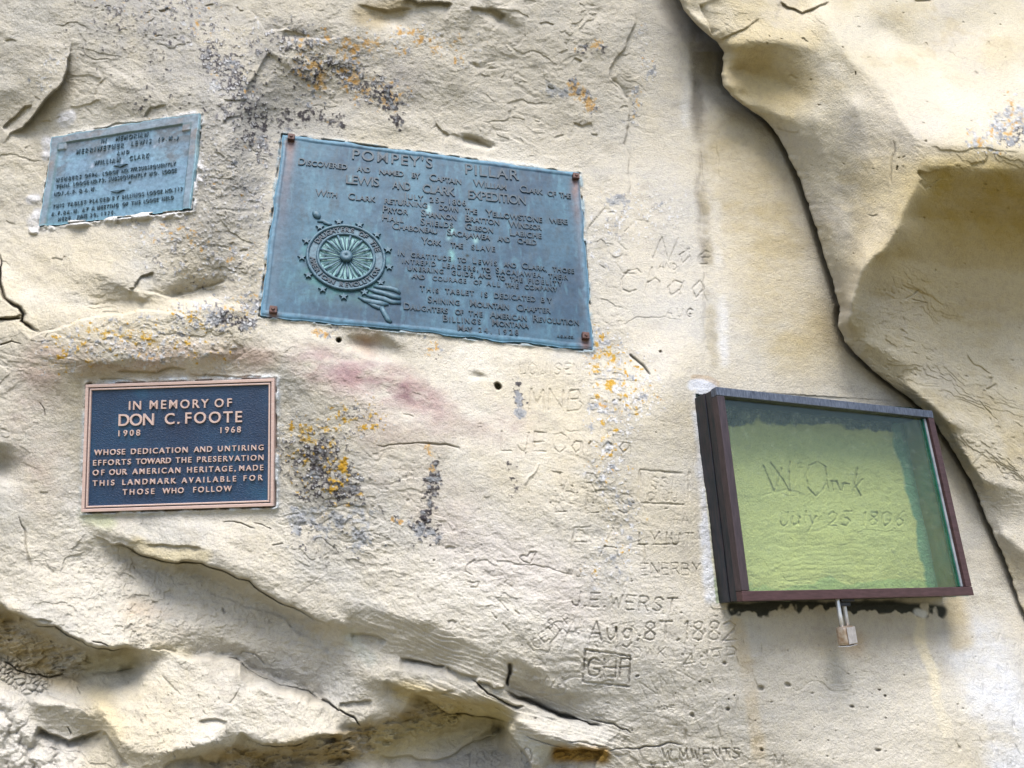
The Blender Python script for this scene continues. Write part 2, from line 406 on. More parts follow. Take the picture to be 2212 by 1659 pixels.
HL(T(0, 2, '0,660 100,740 300,820 560,920 800,930'), [-0.02, -0.02, -0.03, -0.04, -0.035])
HL(T(0, 2, '0,940 150,1030 280,1060 450,1060 560,1050 880,1010'), [-0.075, -0.085, -0.085, -0.08])
HL(T(0, 2, '160,1100 400,1110 700,1050 900,960 1060,965'), [-0.06, -0.06, -0.055, -0.03])
HL(T(0, 2, '650,1250 760,1450 900,1560 1100,1560 1400,1480'), [-0.015, 0.005, 0.015, 0.015])
HL(T(0, 2, '240,1230 450,1260 560,1290'), -0.02); HL(T(0, 2, '300,1420 460,1460 620,1410'), [-0.05, -0.06])
HL(T(0, 2, '20,1500 300,1560 500,1640'), -0.055)
HL(T(0, 2, '1550,1000 1560,1150 1520,1240'), 0.0); HL(T(0, 2, '1700,1150 1900,1190 2100,1260'), [0.015, 0.01])
HL(T(0, 2, '1600,1420 1750,1490 1950,1470 2100,1430 2212,1425'), [0.01, 0.03, 0.035, 0.03, 0.02])
HL(T(0, 2, '1200,1640 1600,1600 2000,1620'), [-0.04, -0.05, -0.07])
# lower middle
HL(T(1, 2, '0,600 200,615 450,675 600,715 750,795 950,890 1100,955 1300,1010'), [0.026, 0.03, 0.032, 0.03, 0.02, 0.01])
HL(T(1, 2, '60,800 250,900 390,945 500,965 690,985'), [-0.015, -0.012, -0.010, -0.010])
HL(T(1, 2, '250,1010 400,1040 600,1050 700,1030'), [-0.005, 0.005, 0.005, 0.0])
HL(T(1, 2, '0,860 120,1000 260,1100 500,1165 800,1180 1000,1230'), [-0.025, -0.01, 0.005, 0.01, 0.005])
HL(T(1, 2, '300,1130 560,1220 690,1285 900,1315 1110,1345'), [-0.025, -0.04, -0.045, -0.045])
HL(T(1, 2, '760,1080 880,1100 1060,1140'), 0.008)
HL(T(1, 2, '1110,1000 1300,1080 1500,1180'), [0.0, 0.0, 0.0]); HL(T(1, 2, '1100,1150 1300,1255 1500,1330 1700,1385'), [-0.045, -0.045, -0.03, -0.01])
HL(T(1, 2, '1080,1190 1300,1300 1500,1375 1750,1440'), [-0.012, -0.01, -0.005, 0.0])
HL(T(1, 2, '1150,1350 1350,1470 1550,1500 1720,1510'), [0.005, 0.02, 0.022, 0.015])
HL(T(1, 2, '150,1250 240,1300 100,1380'), -0.03); HL(T(1, 2, '0,1420 300,1370 600,1310'), [-0.05, -0.06, -0.07])
HL(T(1, 2, '0,1620 300,1600 700,1440 1030,1400'), [-0.10, -0.11, -0.12, -0.12]); HL(T(1, 2, '400,1640 900,1560 1080,1560'), -0.115)
HL(T(1, 2, '1090,1400 1150,1500 1230,1650'), [-0.02, -0.02, -0.015]); HL(T(1, 2, '1300,1600 1450,1640'), [-0.02, -0.045])
K = 1.0
lines_c = lines
U = solve_h(lines_c)
R.h += sample_h(U, R.WX, R.WY)

# ---- medium relief, damped near the plates
dq = np.full(X.shape, 1e9)
for k in ('pompey', 'memorial', 'foote'): dq = np.minimum(dq, poly_sd(X, Y, QUADS[k][0]))
dcase = poly_sd(X, Y, CASE_BACK)
near = sstep(2, 45, dq)
smooth_side = sstep(1330, 1430, X + 20 * fbm(X, Y, 120, 2, 5) + 0.02 * Y) * sstep(1700, 1200, Y + 0 * X) * 0.75     # the calmer panel at the right
lowsm = sstep(1420, 1560, X) * 0.45
rough = np.clip(1 - np.maximum(smooth_side, lowsm), 0.22, 1)
rough = np.where(dcase < 10, 0.62, rough); rough = rough * (1 - .5 * np.exp(-((X - 980) / 330) ** 2 - ((Y - 960) / 190) ** 2) - .5 * np.exp(-((X - 80) / 110) ** 2 - ((Y - 980) / 220) ** 2))
f1 = fbm(X, Y, 210, 5, 11, 0.5, 1.5, math.radians(14))
f2 = fbm(X + 30 * vn(X, Y, 90, 3), Y + 22 * vn(X, Y, 90, 4), 74, 5, 12, 0.55, 1.7, math.radians(12))
R.h += rough * (0.011 * f1 * sstep(0, 60, dq) + 0.0027 * f2 * (0.15 + 0.85 * near))
# terraces: thin flakes lifting off the stone
tf = f2 * 2.6 + fbm(X, Y, 28, 4, 13, 0.6, 1.6, math.radians(10)) * 0.8
tr = np.floor(tf) + sstep(0.82, 1.0, tf - np.floor(tf))
fmask = sstep(-0.15, 0.45, fbm(X, Y, 260, 3, 14)) * (0.2 + 0.8 * near) * rough
R.h += 0.0009 * tr * fmask * (0.4 + 0.9 * sstep(-.3, .5, fbm(X, Y, 90, 3, 18)))
f3 = fbm(X, Y, 17, 4, 15, 0.62, 1.6, math.radians(10))
R.h += 0.0009 * f3 * np.clip(rough, 0.45, 1) + 0.0009 * fbm(X, Y, 7, 3, 16, .7, 1.4) * np.clip(rough, 0.5, 1)
# ragged scarps
rs1 = fbm(X + 14 * vn(X, Y, 40, 21), Y + 14 * vn(X, Y, 40, 22), 60, 4, 23, 0.6, 2.2, math.radians(8))
R.h += -0.0026 * sstep(0.0, 0.04, rs1) * sstep(0.5, 0.1, rs1) * rough * near * sstep(-0.1, 0.5, fbm(X, Y, 180, 2, 24))
# soft horizontal scratches / bedding on the calm panel
R.h += 0.0012 * fbm(X, Y, 60, 4, 25, 0.6, 5.0, math.radians(6)) * np.maximum(smooth_side, lowsm)
# knobby crust in the bottom left corner
km = R.mask(T(0, 2, '0,1300 60,1440 160,1580 420,1620'), 44) ; kx = X + 9 * vn(X, Y, 24, 31); ky = Y + 9 * vn(X, Y, 24, 32)
w1, w2 = worley(kx + 6 * vn(X, Y, 11, 36), ky / 1.5, 27, 7); w3, w4 = worley(kx, ky, 13, 8)
R.h += km * (0.030 * np.sqrt(np.clip(1 - w1 ** 2, 0, 1)) - 0.018 + 0.007 * np.sqrt(np.clip(1 - w3 ** 2, 0, 1)))
km2 = R.mask(T(0, 2, '40,1020 150,1090 250,1120'), 26)
R.h += km2 * (0.018 * np.sqrt(np.clip(w4 - w3, 0, 1)) - 0.006)
# eroded, pitted dark bands
for pts, r in ((T(1, 2, '0,1540 250,1440 480,1350 700,1310'), 30), (T(0, 2, '1500,1640 1900,1590 2212,1540'), 34), (T(0, 2, '60,820 250,920 480,1000'), 34), (T(1, 2, '1400,1570 1690,1580'), 16)):
    m = R.mask(pts, r)
    R.h += m * (0.010 * fbm(X, Y, 15, 4, 41, 0.65, 2.2, math.radians(-8)) - 0.009 * sstep(0.15, 0.5, fbm(X, Y, 11, 2, 42, 0.5, 2.2, math.radians(-8))))

# ---- ledges (recess on the right of the walk)
Lg = R.ledge
Lg(T(0, 0, '0,955 20,930 70,880 160,830 220,760 290,660 350,590 420,490 440,420 448,340 450,290 470,240'), 0.036, 90, 1.8, 0.012, 50, .4)
Lg(T(0, 0, '20,845 90,760 160,700 215,690'), 0.014, 26, 2, 0, 20)
Lg(T(0, 0, '820,540 870,480 930,450 1000,435'), 0.006, 22, 2); Lg(T(0, 0, '1000,435 930,450 870,480 830,530'), 0.006, 40, 2)
Lg(T(0, 0, '615,640 630,560 690,500'), 0.005, 25, 2); Lg(T(0, 0, '430,690 500,700 590,680 660,640'), 0.006, 20, 2)
Lg(T(0, 0, '1590,640 1620,540 1680,440 1720,380 1760,325'), 0.012, 60, 2.5)
Lg(T(0, 0, '940,760 1000,700 1080,680'), 0.010, 14, 2); Lg(T(0, 0, '600,830 760,800 930,790'), 0.012, 10, 2)
Lg(T(0, 0, '1440,830 1470,770 1560,740'), 0.006, 20, 2); Lg(T(0, 0, '1440,640 1540,640 1600,660'), 0.006, 20, 2)
Lg(T(0, 0, '1600,60 1720,210 1850,180 2000,240 2212,260')[::-1], 0.008, 26, 2)
Lg(T(0, 0, '1830,190 1900,200 1990,235'), 0.012, 10, 2); Lg(T(0, 0, '1040,70 1080,60 1100,40'), 0.008, 10, 1.5)
Lg(T(1, 0, '100,30 300,60 480,70'), 0.012, 30, 3); Lg(T(1, 0, '400,-10 500,20 600,12 720,20'), 0.03, 24, 2.5)
Lg(T(1, 0, '830,40 920,60 1000,70 1060,110'), 0.02, 30, 3)
Lg(T(1, 0, '600,800 660,850 710,885'), 0.012, 12, 2); Lg(T(1, 0, '780,890 850,900 920,935 970,968'), 0.012, 12, 3)
Lg(T(1, 0, '1860,1300 1880,1200 1870,1050 1830,940 1850,870 1870,750 1870,660 1800,560 1740,500 1760,420 1850,300 1900,150 1890,50'), 0.010, 40, 2)
Lg(T(1, 0, '1500,790 1560,810 1640,780'), 0.008, 16, 2); Lg(T(1, 0, '1520,370 1570,405'), 0.010, 8, 2); Lg(T(1, 0, '1290,150 1340,140 1380,150'), 0.006, 8, 1.5)
Lg(T(1, 0, '1740,520 1800,590 1870,640')[::-1], 0.010, 18, 2); Lg(T(1, 0, '1610,1560 1600,1480 1680,1370 1700,1330'), 0.005, 30, 2)
rs = np.random.RandomState(5)
for i in range(80):                                   # small broken edges scattered over the rough left half
    x, y = rs.uniform(0, 1360), rs.uniform(0, 1100); a = rs.normal(0.15, 0.35); l = rs.uniform(10, 34)
    pts = [(x, y), (x + l * .5 * math.cos(a), y + l * .5 * math.sin(a) - rs.uniform(-5, 5)), (x + l * math.cos(a), y + l * math.sin(a))]
    sd = min(poly_sd(np.array([x]), np.array([y]), QUADS[k][0])[0] for k in ('pompey', 'foote', 'memorial'))
    if sd < 24: continue
    Lg(pts, rs.uniform(0.003, 0.008) * (0.5 if y > 760 else 1), rs.uniform(4, 11), 1.1, 0, 10, 0.3)
# left middle
R.crack(T(0, 1, '8,-20 18,60 16,140 6,200 26,260 120,335 148,385 140,430 215,470 262,505'), 0.05, 4.0)
R.crack(T(0, 1, '-20,408 60,412 135,412'), 0.03, 2.5); Lg(T(0, 1, '-20,400 40,395 100,400 138,380'), 0.015, 20, 2)
R.crack(T(0, 1, '0,590 70,560 130,575'), 0.015, 2); Lg(T(0, 1, '330,20 400,30 420,0'), 0.006, 14, 2)
Lg(T(0, 1, '1240,362 1180,372 1080,350 900,352 700,378 560,412 410,440 260,510 160,560'), 0.018, 46, 2.5)
Lg(T(0, 1, '830,205 870,205 885,150 915,125 1000,110'), 0.014, 26, 2); Lg(T(0, 1, '920,235 1000,240 1150,262 1260,280')[::-1], 0.010, 24, 2)
Lg(T(0, 1, '1120,250 1250,230 1400,180 1480,165')[::-1], 0.016, 26, 3)
Lg(T(0, 1, '750,752 830,742 900,748 960,738 1020,742 1090,733 1220,732'), 0.013, 12, 1.8); Lg(T(0, 1, '1220,760 1290,772 1400,770 1490,776 1600,772 1740,770'), 0.009, 9, 1.8)
Lg(T(0, 1, '640,815 750,805 900,800'), 0.006, 8, 1.5); R.crack(T(0, 1, '275,960 300,1010 295,1060'), 0.006, 1.5)
R.blob(20, 1015, 34, 40, 20, -0.030); R.blob(6, 1000, 20, 30, 0, -0.02)
R.crack(T(0, 2, '110,0 150,150 190,320 195,410'), 0.006, 4)
# centre
R.blob(435, 628, 56, 15, -8, -0.018); R.blob(1027, 309, 34, 10, 16, -0.020, 1.4); R.blob(810, 752, 62, 22, 14, -0.030, 1.6); R.blob(740, 772, 60, 9, 12, -0.006)
R.blob(1076, 836, 8, 6, 0, -0.05, 2); R.blob(730, 737, 5, 5, 0, -0.045, 2); R.blob(1033, 813, 14, 6, 15, -0.012); R.blob(632, 76, 20, 7, 10, -0.015); R.blob(1077, 42, 34, 12, 35, -0.02)
R.blob(1027, 145, 6, 4, 0, -0.008); R.blob(1060, 145, 9, 3, 0, -0.005); R.blob(820, 45, 60, 12, 5, -0.012)
R.crack(T(1, 1, '1850,630 1900,670 1950,710 1995,770'), 0.02, 2.6); R.crack(T(1, 1, '200,1232 340,1226 500,1206 620,1222 750,1236 780,1280'), 0.008, 1.6)
R.crack(T(1, 1, '1800,455 1870,410 1930,385 2100,395 2212,400'), 0.003, 3); R.crack(T(1, 1, '1190,1500 1250,1420 1300,1330'), -0.004, 6)
R.crack(T(0, 2, '1430,60 1560,75 1660,120'), 0.008, 2); R.crack(T(0, 2, '1640,70 1700,90 1760,125'), 0.006, 2); R.crack(T(0, 2, '1760,215 1830,205'), 0.006, 1.6)
# lower left ledges
Lg(T(0, 2, '560,118 640,160 700,190 860,250 960,290 1100,310 1300,340 1500,400 1700,500 1850,590 1930,630 2000,650 2130,720 2200,770'), 0.06, 80, 1.2, 0, 40, .25)
Lg(T(0, 2, '930,200 1050,205 1180,225 1300,245'), 0.012, 14, 3)
Lg(T(0, 2, '1250,480 1420,545 1560,600 1720,650 1850,695 1960,800 2100,900 2212,1000')[::-1], 0.005, 40, 5)
Lg(T(0, 2, '0,580 60,640 160,690 260,735 350,740 470,810 580,870 700,890 820,892 950,880'), 0.06, 60, 1.5)
Lg(T(0, 2, '130,690 200,700 260,680 340,712'), 0.012, 14, 2); R.crack(T(0, 2, '600,845 660,850 715,880'), 0.012, 2)
R.crack(T(0, 2, '950,882 1050,900 1150,922 1300,926 1420,945 1530,962 1610,1020 1700,1080 1850,1130 2000,1170 2080,1215 2212,1290'), 0.011, 1.7)
Lg(T(0, 2, '1500,955 1300,922 1150,918 950,880'), 0.012, 30, 2)
R.crack(T(0, 2, '0,960 120,1030 210,1060 280,1072 450,1070'), 0.03, 2.6); R.crack(T(0, 2, '600,1050 760,1040 880,1015'), 0.012, 2)
R.crack(T(0, 2, '1545,950 1560,915 1640,905 1700,940 1725,1000'), 0.006, 1.8); R.crack(T(0, 2, '1560,985 1600,1030 1620,1070'), 0.008, 1.8)
Lg(T(0, 2, '200,1200 290,1180 400,1220 500,1260 560,1300 575,1330')[::-1], 0.012, 20, 2); Lg(T(0, 2, '240,1390 320,1440 450,1480 560,1440 660,1410'), 0.04, 34, 2.5)
Lg(T(0, 2, '660,1410 720,1500 790,1590 840,1660')[::1], 0.03, 34, 2.5)
R.crack(T(0, 2, '430,1400 465,1450'), 0.01, 2.2); R.crack(T(0, 2, '505,1130 520,1190'), 0.006, 1.6); R.crack(T(0, 2, '1550,1130 1530,1210 1490,1260'), 0.004, 2)
Lg(T(0, 2, '1050,1660 1150,1610 1300,1580 1330,1610 1420,1620 1440,1560'), 0.03, 30, 2.5); Lg(T(0, 2, '1560,1420 1650,1470 1780,1508 1900,1500 2040,1460 2130,1440 2240,1440'), 0.07, 60, 1.6)
Lg(T(0, 2, '1280,1350 1380,1345 1490,1350'), 0.010, 20, 2); R.crack(T(0, 2, '2090,1215 2150,1230 2220,1290'), 0.03, 3)
R.crack(T(0, 2, '1050,1050 1110,1110 1180,1200'), 0.004, 3); R.crack(T(0, 2, '1450,615 1480,650'), 0.008, 2)
for i in range(46):                                    # tool scratches on the pale slab
    x, y = rs.uniform(250, 520), rs.uniform(1470, 1640); a = math.radians(72 + rs.normal(0, 8)); l = rs.uniform(5, 16)
    R.crack([(x, y), (x + l * math.cos(a), y + l * math.sin(a))], rs.uniform(.002, .005), 1.3, 0.2)
R.crack(T(0, 2, '700,192 850,250 960,292 1100,312 1300,342 1500,402 1700,502 1850,592 1930,632 2130,722'), 0.020, 2.2, .25); R.crack(T(0, 2, '180,700 260,738 350,742 470,812 580,872 700,892 820,893 900,886'), 0.018, 2.0, .25)
R.crack(T(1, 2, '560,1202 690,1291 820,1307 900,1324 1000,1340 1100,1352'), 0.018, 2.0, .2); R.crack(T(0, 2, '1650,1472 1780,1510 1900,1502 2040,1462'), 0.015, 2, .3); R.crack(T(1, 2, '400,952 500,974 600,992 690,992'), 0.012, 1.8)
bed = (Y - .36 * X) / 13 + 1.5 * fbm(X, Y, 90, 4, 45, .55, 2.2, .35); bs = np.floor(bed) + sstep(.7, 1.0, bed - np.floor(bed)) - bed
bm_ = R.mask(T(1, 2, '1080,1280 1300,1370 1600,1460 1760,1500'), 46, .7) + R.mask(T(1, 2, '420,1130 700,1230 1000,1310'), 30, .7) + .8 * R.mask(T(1, 2, '250,760 500,820 800,900 1050,1060'), 44, .8) + .5 * R.mask(T(0, 2, '600,1000 900,960'), 30, .7)
R.h += 0.0045 * bs * np.clip(bm_, 0, 1) * (.5 + .8 * sstep(-.3, .4, f2))
gm = R.mask(T(0, 2, '700,600 1200,700 1700,900 2100,1080'), 110, .8); ch = fbm(X, Y, 20, 4, 46, .6, 1.3)
R.h += gm * (.0016 * sstep(.12, .2, ch) + .0011 * fbm(X, Y, 8, 3, 47, .6)); gm2 = R.mask(T(0, 2, '850,400 1000,560 900,700'), 40, .8); R.h += gm2 * .003 * sstep(.15, .22, fbm(X, Y, 26, 3, 48, .6, 1.5))
# lower middle ledges
Lg(T(1, 2, '380,950 500,972 600,990 690,992'), 0.022, 20, 2.5); Lg(T(1, 2, '60,790 160,790 240,800 300,840'), 0.02, 18, 2.5)
Lg(T(1, 2, '690,985 720,1030 770,1062 890,1072'), 0.02, 22, 2.5); Lg(T(1, 2, '880,1100 960,1120 1000,1150 1060,1140 1080,1120'), 0.018, 16, 2)
Lg(T(1, 2, '260,1105 400,1130 500,1168 640,1175 740,1160'), 0.016, 22, 2.5); Lg(T(1, 2, '460,1150 560,1200 690,1290 820,1305 900,1322 1000,1338 1110,1352'), 0.08, 80, 1.6)
Lg(T(1, 2, '640,1200 800,1230 950,1260 1090,1290'), 0.010, 14, 2)
R.crack(T(1, 2, '1095,985 1092,1060 1085,1140'), 0.045, 4); R.crack(T(1, 2, '1045,1150 1130,1190 1220,1235 1300,1270 1400,1310 1500,1340 1600,1368 1700,1390'), 0.06, 4.2, 0.22)
R.crack(T(1, 2, '840,1085 900,1130 960,1190 1050,1220 1200,1268'), 0.025, 2.6); R.crack(T(1, 2, '1600,1340 1760,1370 1840,1410 1880,1440'), 0.012, 2)
R.crack(T(1, 2, '0,1270 50,1310 90,1340 130,1390'), 0.03, 3.5); R.crack(T(1, 2, '1180,1450 1300,1500 1450,1530'), 0.008, 2); R.crack(T(1, 2, '1450,1490 1600,1500 1750,1530'), 0.006, 1.8)
Lg(T(1, 2, '1340,1520 1400,1535 1550,1535 1700,1545 1710,1560'), 0.045, 30, 2.5); R.crack(T(1, 2, '1700,1548 1850,1530 2030,1525 2120,1500 2230,1490'), 0.012, 2)
Lg(T(1, 2, '240,1560 300,1590 460,1585 510,1612 610,1612 700,1580 800,1520 950,1460 1040,1425'), 0.016, 60, 2)
Lg(T(1, 2, '1240,1680 1180,1560 1110,1450 1065,1390 1045,1350')[::1][::-1], 0.06, 60, 2.5)
Lg(T(1, 2, '680,700 720,690 750,715'), 0.006, 12, 1.5); Lg(T(1, 2, '670,240 700,225 740,235'), 0.005, 8, 1.5); R.crack(T(1, 2, '1080,330 1250,340 1380,390 1500,420'), 0.003, 2.5)
Lg(T(1, 2, '0,1225 100,1230 210,1235'), 0.015, 16, 2); Lg(T(1, 2, '400,1270 500,1280 560,1250 540,1200'), 0.008, 14, 2)
# right panel
R.crack(P('1497,30 1505,160 1512,380 1524,600 1532,800'), 0.006, 13, 0.1); R.crack(P('1540,60 1535,250 1550,420'), 0.004, 22, 0.1)
Lg(P('1550,280 1552,300 1554,345 1553,390'), 0.004, 40, 2, 0, 10)
for x, y, r in ((1562, 1437, 4), (1643, 1484, 7), (1704, 1478, 6), (1495, 1547, 6), (1569, 1533, 4), (1644, 1618, 4), (1895, 1615, 5), (1835, 1530, 4), (1513, 1473, 2), (1532, 1474, 2), (1585, 1502, 2), (1571, 1512, 2), (1898, 1488, 3), (1912, 1503, 3), (1430, 758, 3)):
    R.blob(x, y, r, r * .75, 20, -0.012, 1.6)
for i in range(60):
    x, y = rs.uniform(1380, 2150), rs.uniform(1330, 1659); R.blob(x, y, rs.uniform(1.2, 2.6), rs.uniform(1.2, 2), 0, -rs.uniform(.002, .006), 1.5)
for i in range(40):
    x, y = rs.uniform(900, 1450), rs.uniform(900, 1600); R.blob(x, y, rs.uniform(1.2, 2.6), rs.uniform(1.2, 2), 0, -rs.uniform(.002, .006), 1.5)
for i in range(90):                                    # vertical tool marks at the far right and left of the case
    x, y = (rs.uniform(2050, 2212), rs.uniform(1350, 1659)) if i % 2 else (rs.uniform(1390, 1640), rs.uniform(1350, 1659))
    R.crack([(x, y), (x + rs.normal(4, 3), y + rs.uniform(15, 45))], rs.uniform(.001, .0035), rs.uniform(2, 4), 0.3)
# wall drops back behind the boulder's edge
sx = np.interp(Y, SILY, SILX); gap = X - sx
R.h -= (0.045 * sstep(-16, 8, gap) + 0.09 * sstep(-75, 5, gap) * sstep(300, 160, Y)) * sstep(1500, 900, Y)

# ---- carved names
GV = R.groove; dpt = 0.0030
S_ = scratch
GV(S_('J.E.WERST.', 1236, 1308, 30, 4, 0.05, 2.0, .2, 3), .0042, 1.9)
GV(S_('Aug.8T.1882', 1272, 1383, 40, 0, 0.05, 1.6, .2, 4), .0042, 2.0)
GV([T(1, 2, '1580,893 1720,912 1872,935 1868,1030 1862,1130 1700,1115 1565,1103 1572,1000 1580,893')], .006, 2.2)
GV(S_('GHF.', 1268, 1461, 39, 1, 0.02, 1.5, .25, 5), .0055, 2.0)
GV(S_('4JFP', 1480, 1445, 32, -8, 0.1, 2.2, .25, 6), .0035, 1.8)
GV(S_('W.MWENTS', 1432, 1641, 22, -1, 0.0, 2.0, .25, 7), .004, 1.8); GV(S_('V.F', 1405, 1662, 16, 0, 0, 3, .25, 8), .004, 1.6); GV(S_('187', 1510, 1656, 14, 0, 0, 2, .25, 8), .0035, 1.5)
GV(S_('ENERBY', 1385, 1242, 25, 0, 0, 1.5, .3, 9), .0028, 1.5); GV(S_('LYIUT', 1380, 1176, 26, 1, 0, 2.6, .3, 10), .003, 1.6)
GV([T(1, 2, '1920,212 1985,210'), T(1, 2, '2020,212 2070,212'), T(1, 2, '2085,210 2170,210'), T(1, 2, '1965,215 1965,420')], .003, 1.6)
GV(S_('WD', 1222, 1246, 18, 2, 0, 2, .3, 11), .0025, 1.5); GV(S_('FA', 1236, 1200, 60, 2, 0.05, 2.5, .3, 12), .0035, 1.8); GV(S_('I', 1185, 1196, 50, 2, 0.02, 2, .3, 12), .002, 2.2)
GV(S_('MNBeima', 1142, 886, 44, 1, 0.02, 1.6, .25, 13), .0030, 2.0); GV(S_('LOUISENES', 1122, 808, 24, 1, 0.0, 1.6, .3, 14), .0025, 1.6); GV(S_('148 55', 1225, 836, 14, 0, 0, 2.5, .3, 15), .002, 1.4)
GV(S_('LJECarda', 1082, 972, 40, 2, 0.03, 2.2, .3, 16), .0032, 1.9); GV(S_('WR', 1208, 1062, 40, 2, 0.02, 3, .3, 17), .003, 1.8); GV(S_('LLS', 1198, 1105, 44, 2, 0, 6, .3, 18), .003, 1.8)
GV(S_('Noe', 1412, 560, 50, 8, 0.25, 2, .3, 19), .0036, 2.1); GV(S_('AND', 1424, 582, 14, 4, 0, 2, .3, 20), .0032, 1.6); GV(S_('Chao', 1336, 632, 56, 4, 0.2, 2, .3, 21), .0036, 2.1); GV(S_('AUG1', 1440, 684, 18, 2, 0.1, 3, .3, 22), .0036, 1.7)
GV([P('1345,548 1332,570 1345,590 1370,592'), P('1340,470 1330,520 1352,540'), P('1350,500 1375,475 1400,480')], .0025, 2.2)
GV([T(1, 1, '1940,1385 2212,1412'), T(1, 1, '1940,1600 2212,1612'), T(1, 1, '1935,1385 1925,1600'), P('1488,1022 1489,1090')], .0035, 2.4)
GV(S_('ISSI', 1396, 1052, 22, 2, 0, 2, .3, 23), .0022, 1.8); GV(S_('CLUU', 1398, 1082, 18, 2, 0, 2, .3, 24), .0018, 1.8)
GV([T(1, 2, '1155,300 1175,280 1205,290 1225,260 1262,262 1245,300 1222,335 1180,320 1155,300')], .0035, 1.8)          # heart
GV([T(1, 2, '860,315 815,345 805,385'), T(1, 2, '810,390 850,410'), T(1, 2, '820,455 860,460 895,455 880,490 840,488')], .0035, 2.0)
GV([T(1, 2, '1015,570 1080,640'), T(1, 2, '975,655 1005,690'), T(1, 2, '1050,725 1090,768'), T(1, 2, '1125,640 1152,662')], .0035, 1.9)
GV(S_('ICETDR', 1150, 1410, 22, -38, 0, 2, .3, 25), .0022, 1.6); GV(S_('S', 1182, 1358, 20, 0, 0, 2, .3, 26), .003, 1.7); GV(S_('W', 1222, 1366, 30, 4, 0.2, 2, .3, 27), .002, 1.6); GV([T(1, 2, '1530,660 1470,780 1420,920')], .002, 2)
GV(S_('SPY', 1280, 1408, 22, 3, 0, 2, .3, 28), .0015, 1.6); GV(S_('DWK', 1368, 1422, 24, 0, .1, 2, .3, 29), .0016, 1.6); GV(S_('W.D.E', 1420, 1535, 10, -2, 0, 1.5, .2, 30), .0022, 1.2)
GV(S_('18850', 1010, 1658, 34, -4, 0.1, 2.2, .3, 31), .004, 1.9); GV(S_('2M', 1088, 1630, 22, -8, 0.1, 2.2, .3, 32), .003, 1.6); GV(S_('181', 1100, 1656, 16, 0, 0, 1.5, .3, 33), .002, 1.5)
GV(S_('M', 1672, 1662, 30, 0, 0, 2, .3, 34), .003, 2.2); GV(S_('YVA', 1128, 1480, 30, 12, 0, 2, .4, 36), .0016, 2); GV(S_('NMX', 1395, 1510, 40, -20, 0, 2, .4, 37), .0014, 2)
for i in range(26):                                    # older, worn-out lettering
    x, y = rs.uniform(1190, 1480), rs.uniform(1050, 1620); t = ''.join(rs.choice(list('AEFHILMNTWSRVX18'), 3))
    GV(S_(t, x, y, rs.uniform(14, 34), rs.normal(0, 8), 0, 2, .4, 50 + i), rs.uniform(.0006, .0012), 2.0)
# inside the case: the famous signature
GV([P('1648,1006 1658,1030 1672,1062 1680,1040 1688,1012'), P('1664,1000 1690,1035 1706,1064 1704,1020 1706,998')], .006, 2.0)
GV([P('1722,1002 1732,1000'), P('1724,1012 1734,1011'), P('1722,1024 1716,1050')], .0025, 1.6)
GV([P('1782,1008 1766,998 1748,1006 1740,1028 1746,1056 1762,1072 1776,1060 1784,1046'), P('1782,1008 1786,1040 1790,1062'), P('1800,1060 1796,1040 1806,1040 1814,1058'), P('1818,1060 1822,1044 1834,1046'), P('1852,1010 1846,1040 1844,1066'), P('1862,1036 1848,1052 1860,1072')], .006, 2.0)
GV(S_('July 25 1806', 1684, 1136, 30, 0, 0.12, 1.9, .3, 40), .004, 1.9)
R.crack(P('1640,1072 1700,1060 1740,1066'), 0.002, 4)
for i in range(14):
    y = 1120 + i * 12; R.crack([(1600 + rs.uniform(0, 60), y + 30), (1700 + rs.uniform(-40, 40), y + 8), (1850 + rs.uniform(0, 120), y + rs.uniform(-6, 14))], rs.uniform(.0004, .0014), 4, 0.3)

# behind the plates the stone steps back a little; mortar fillets round them
inside = sstep(0, -6, dq)
gp = fbm(X, Y, 34, 3, 62, .6)
R.h = np.where(dq < 3, R.h * 0.25, R.h)
R.h -= 0.006 * inside
ed = fbm(X, Y, 22, 3, 61, 0.6)
def fil(k, amp, w, off=3):
    d = poly_sd(X, Y, QUADS[k][0]); return np.exp(-((d - off) / w) ** 2) * (0.75 + 0.5 * ed)
R.h += 0.010 * fil('foote', 1, 6, 4) + 0.010 * fil('memorial', 1, 6, 3) + 0.008 * fil('pompey', 1, 5, 2)
R.h += 0.009 * np.clip(R.mask(P('70,494 150,482 240,476 330,462 405,458'), 8, .6) * (0.7 + 1.1 * ed), 0, 1.3)
for x, y, r in ((104, 312, 12), (100, 335, 9), (140, 262, 18), (152, 252, 12), (72, 432, 12), (74, 480, 16), (82, 470, 12), (428, 390, 9), (433, 360, 8)):
    R.blob(x, y, r, r * .7, 30, 0.005, 1.5)
R.h -= 0.016 * np.exp(-((dq - 1.2) / 2.0) ** 2) * sstep(-.15, .35, gp)
mort = R.mask(P('1520,838 1516,900 1530,1100 1540,1290'), 17, .5) * (dcase > -6)
R.h += 0.004 * mort * (0.6 + 0.4 * ed)

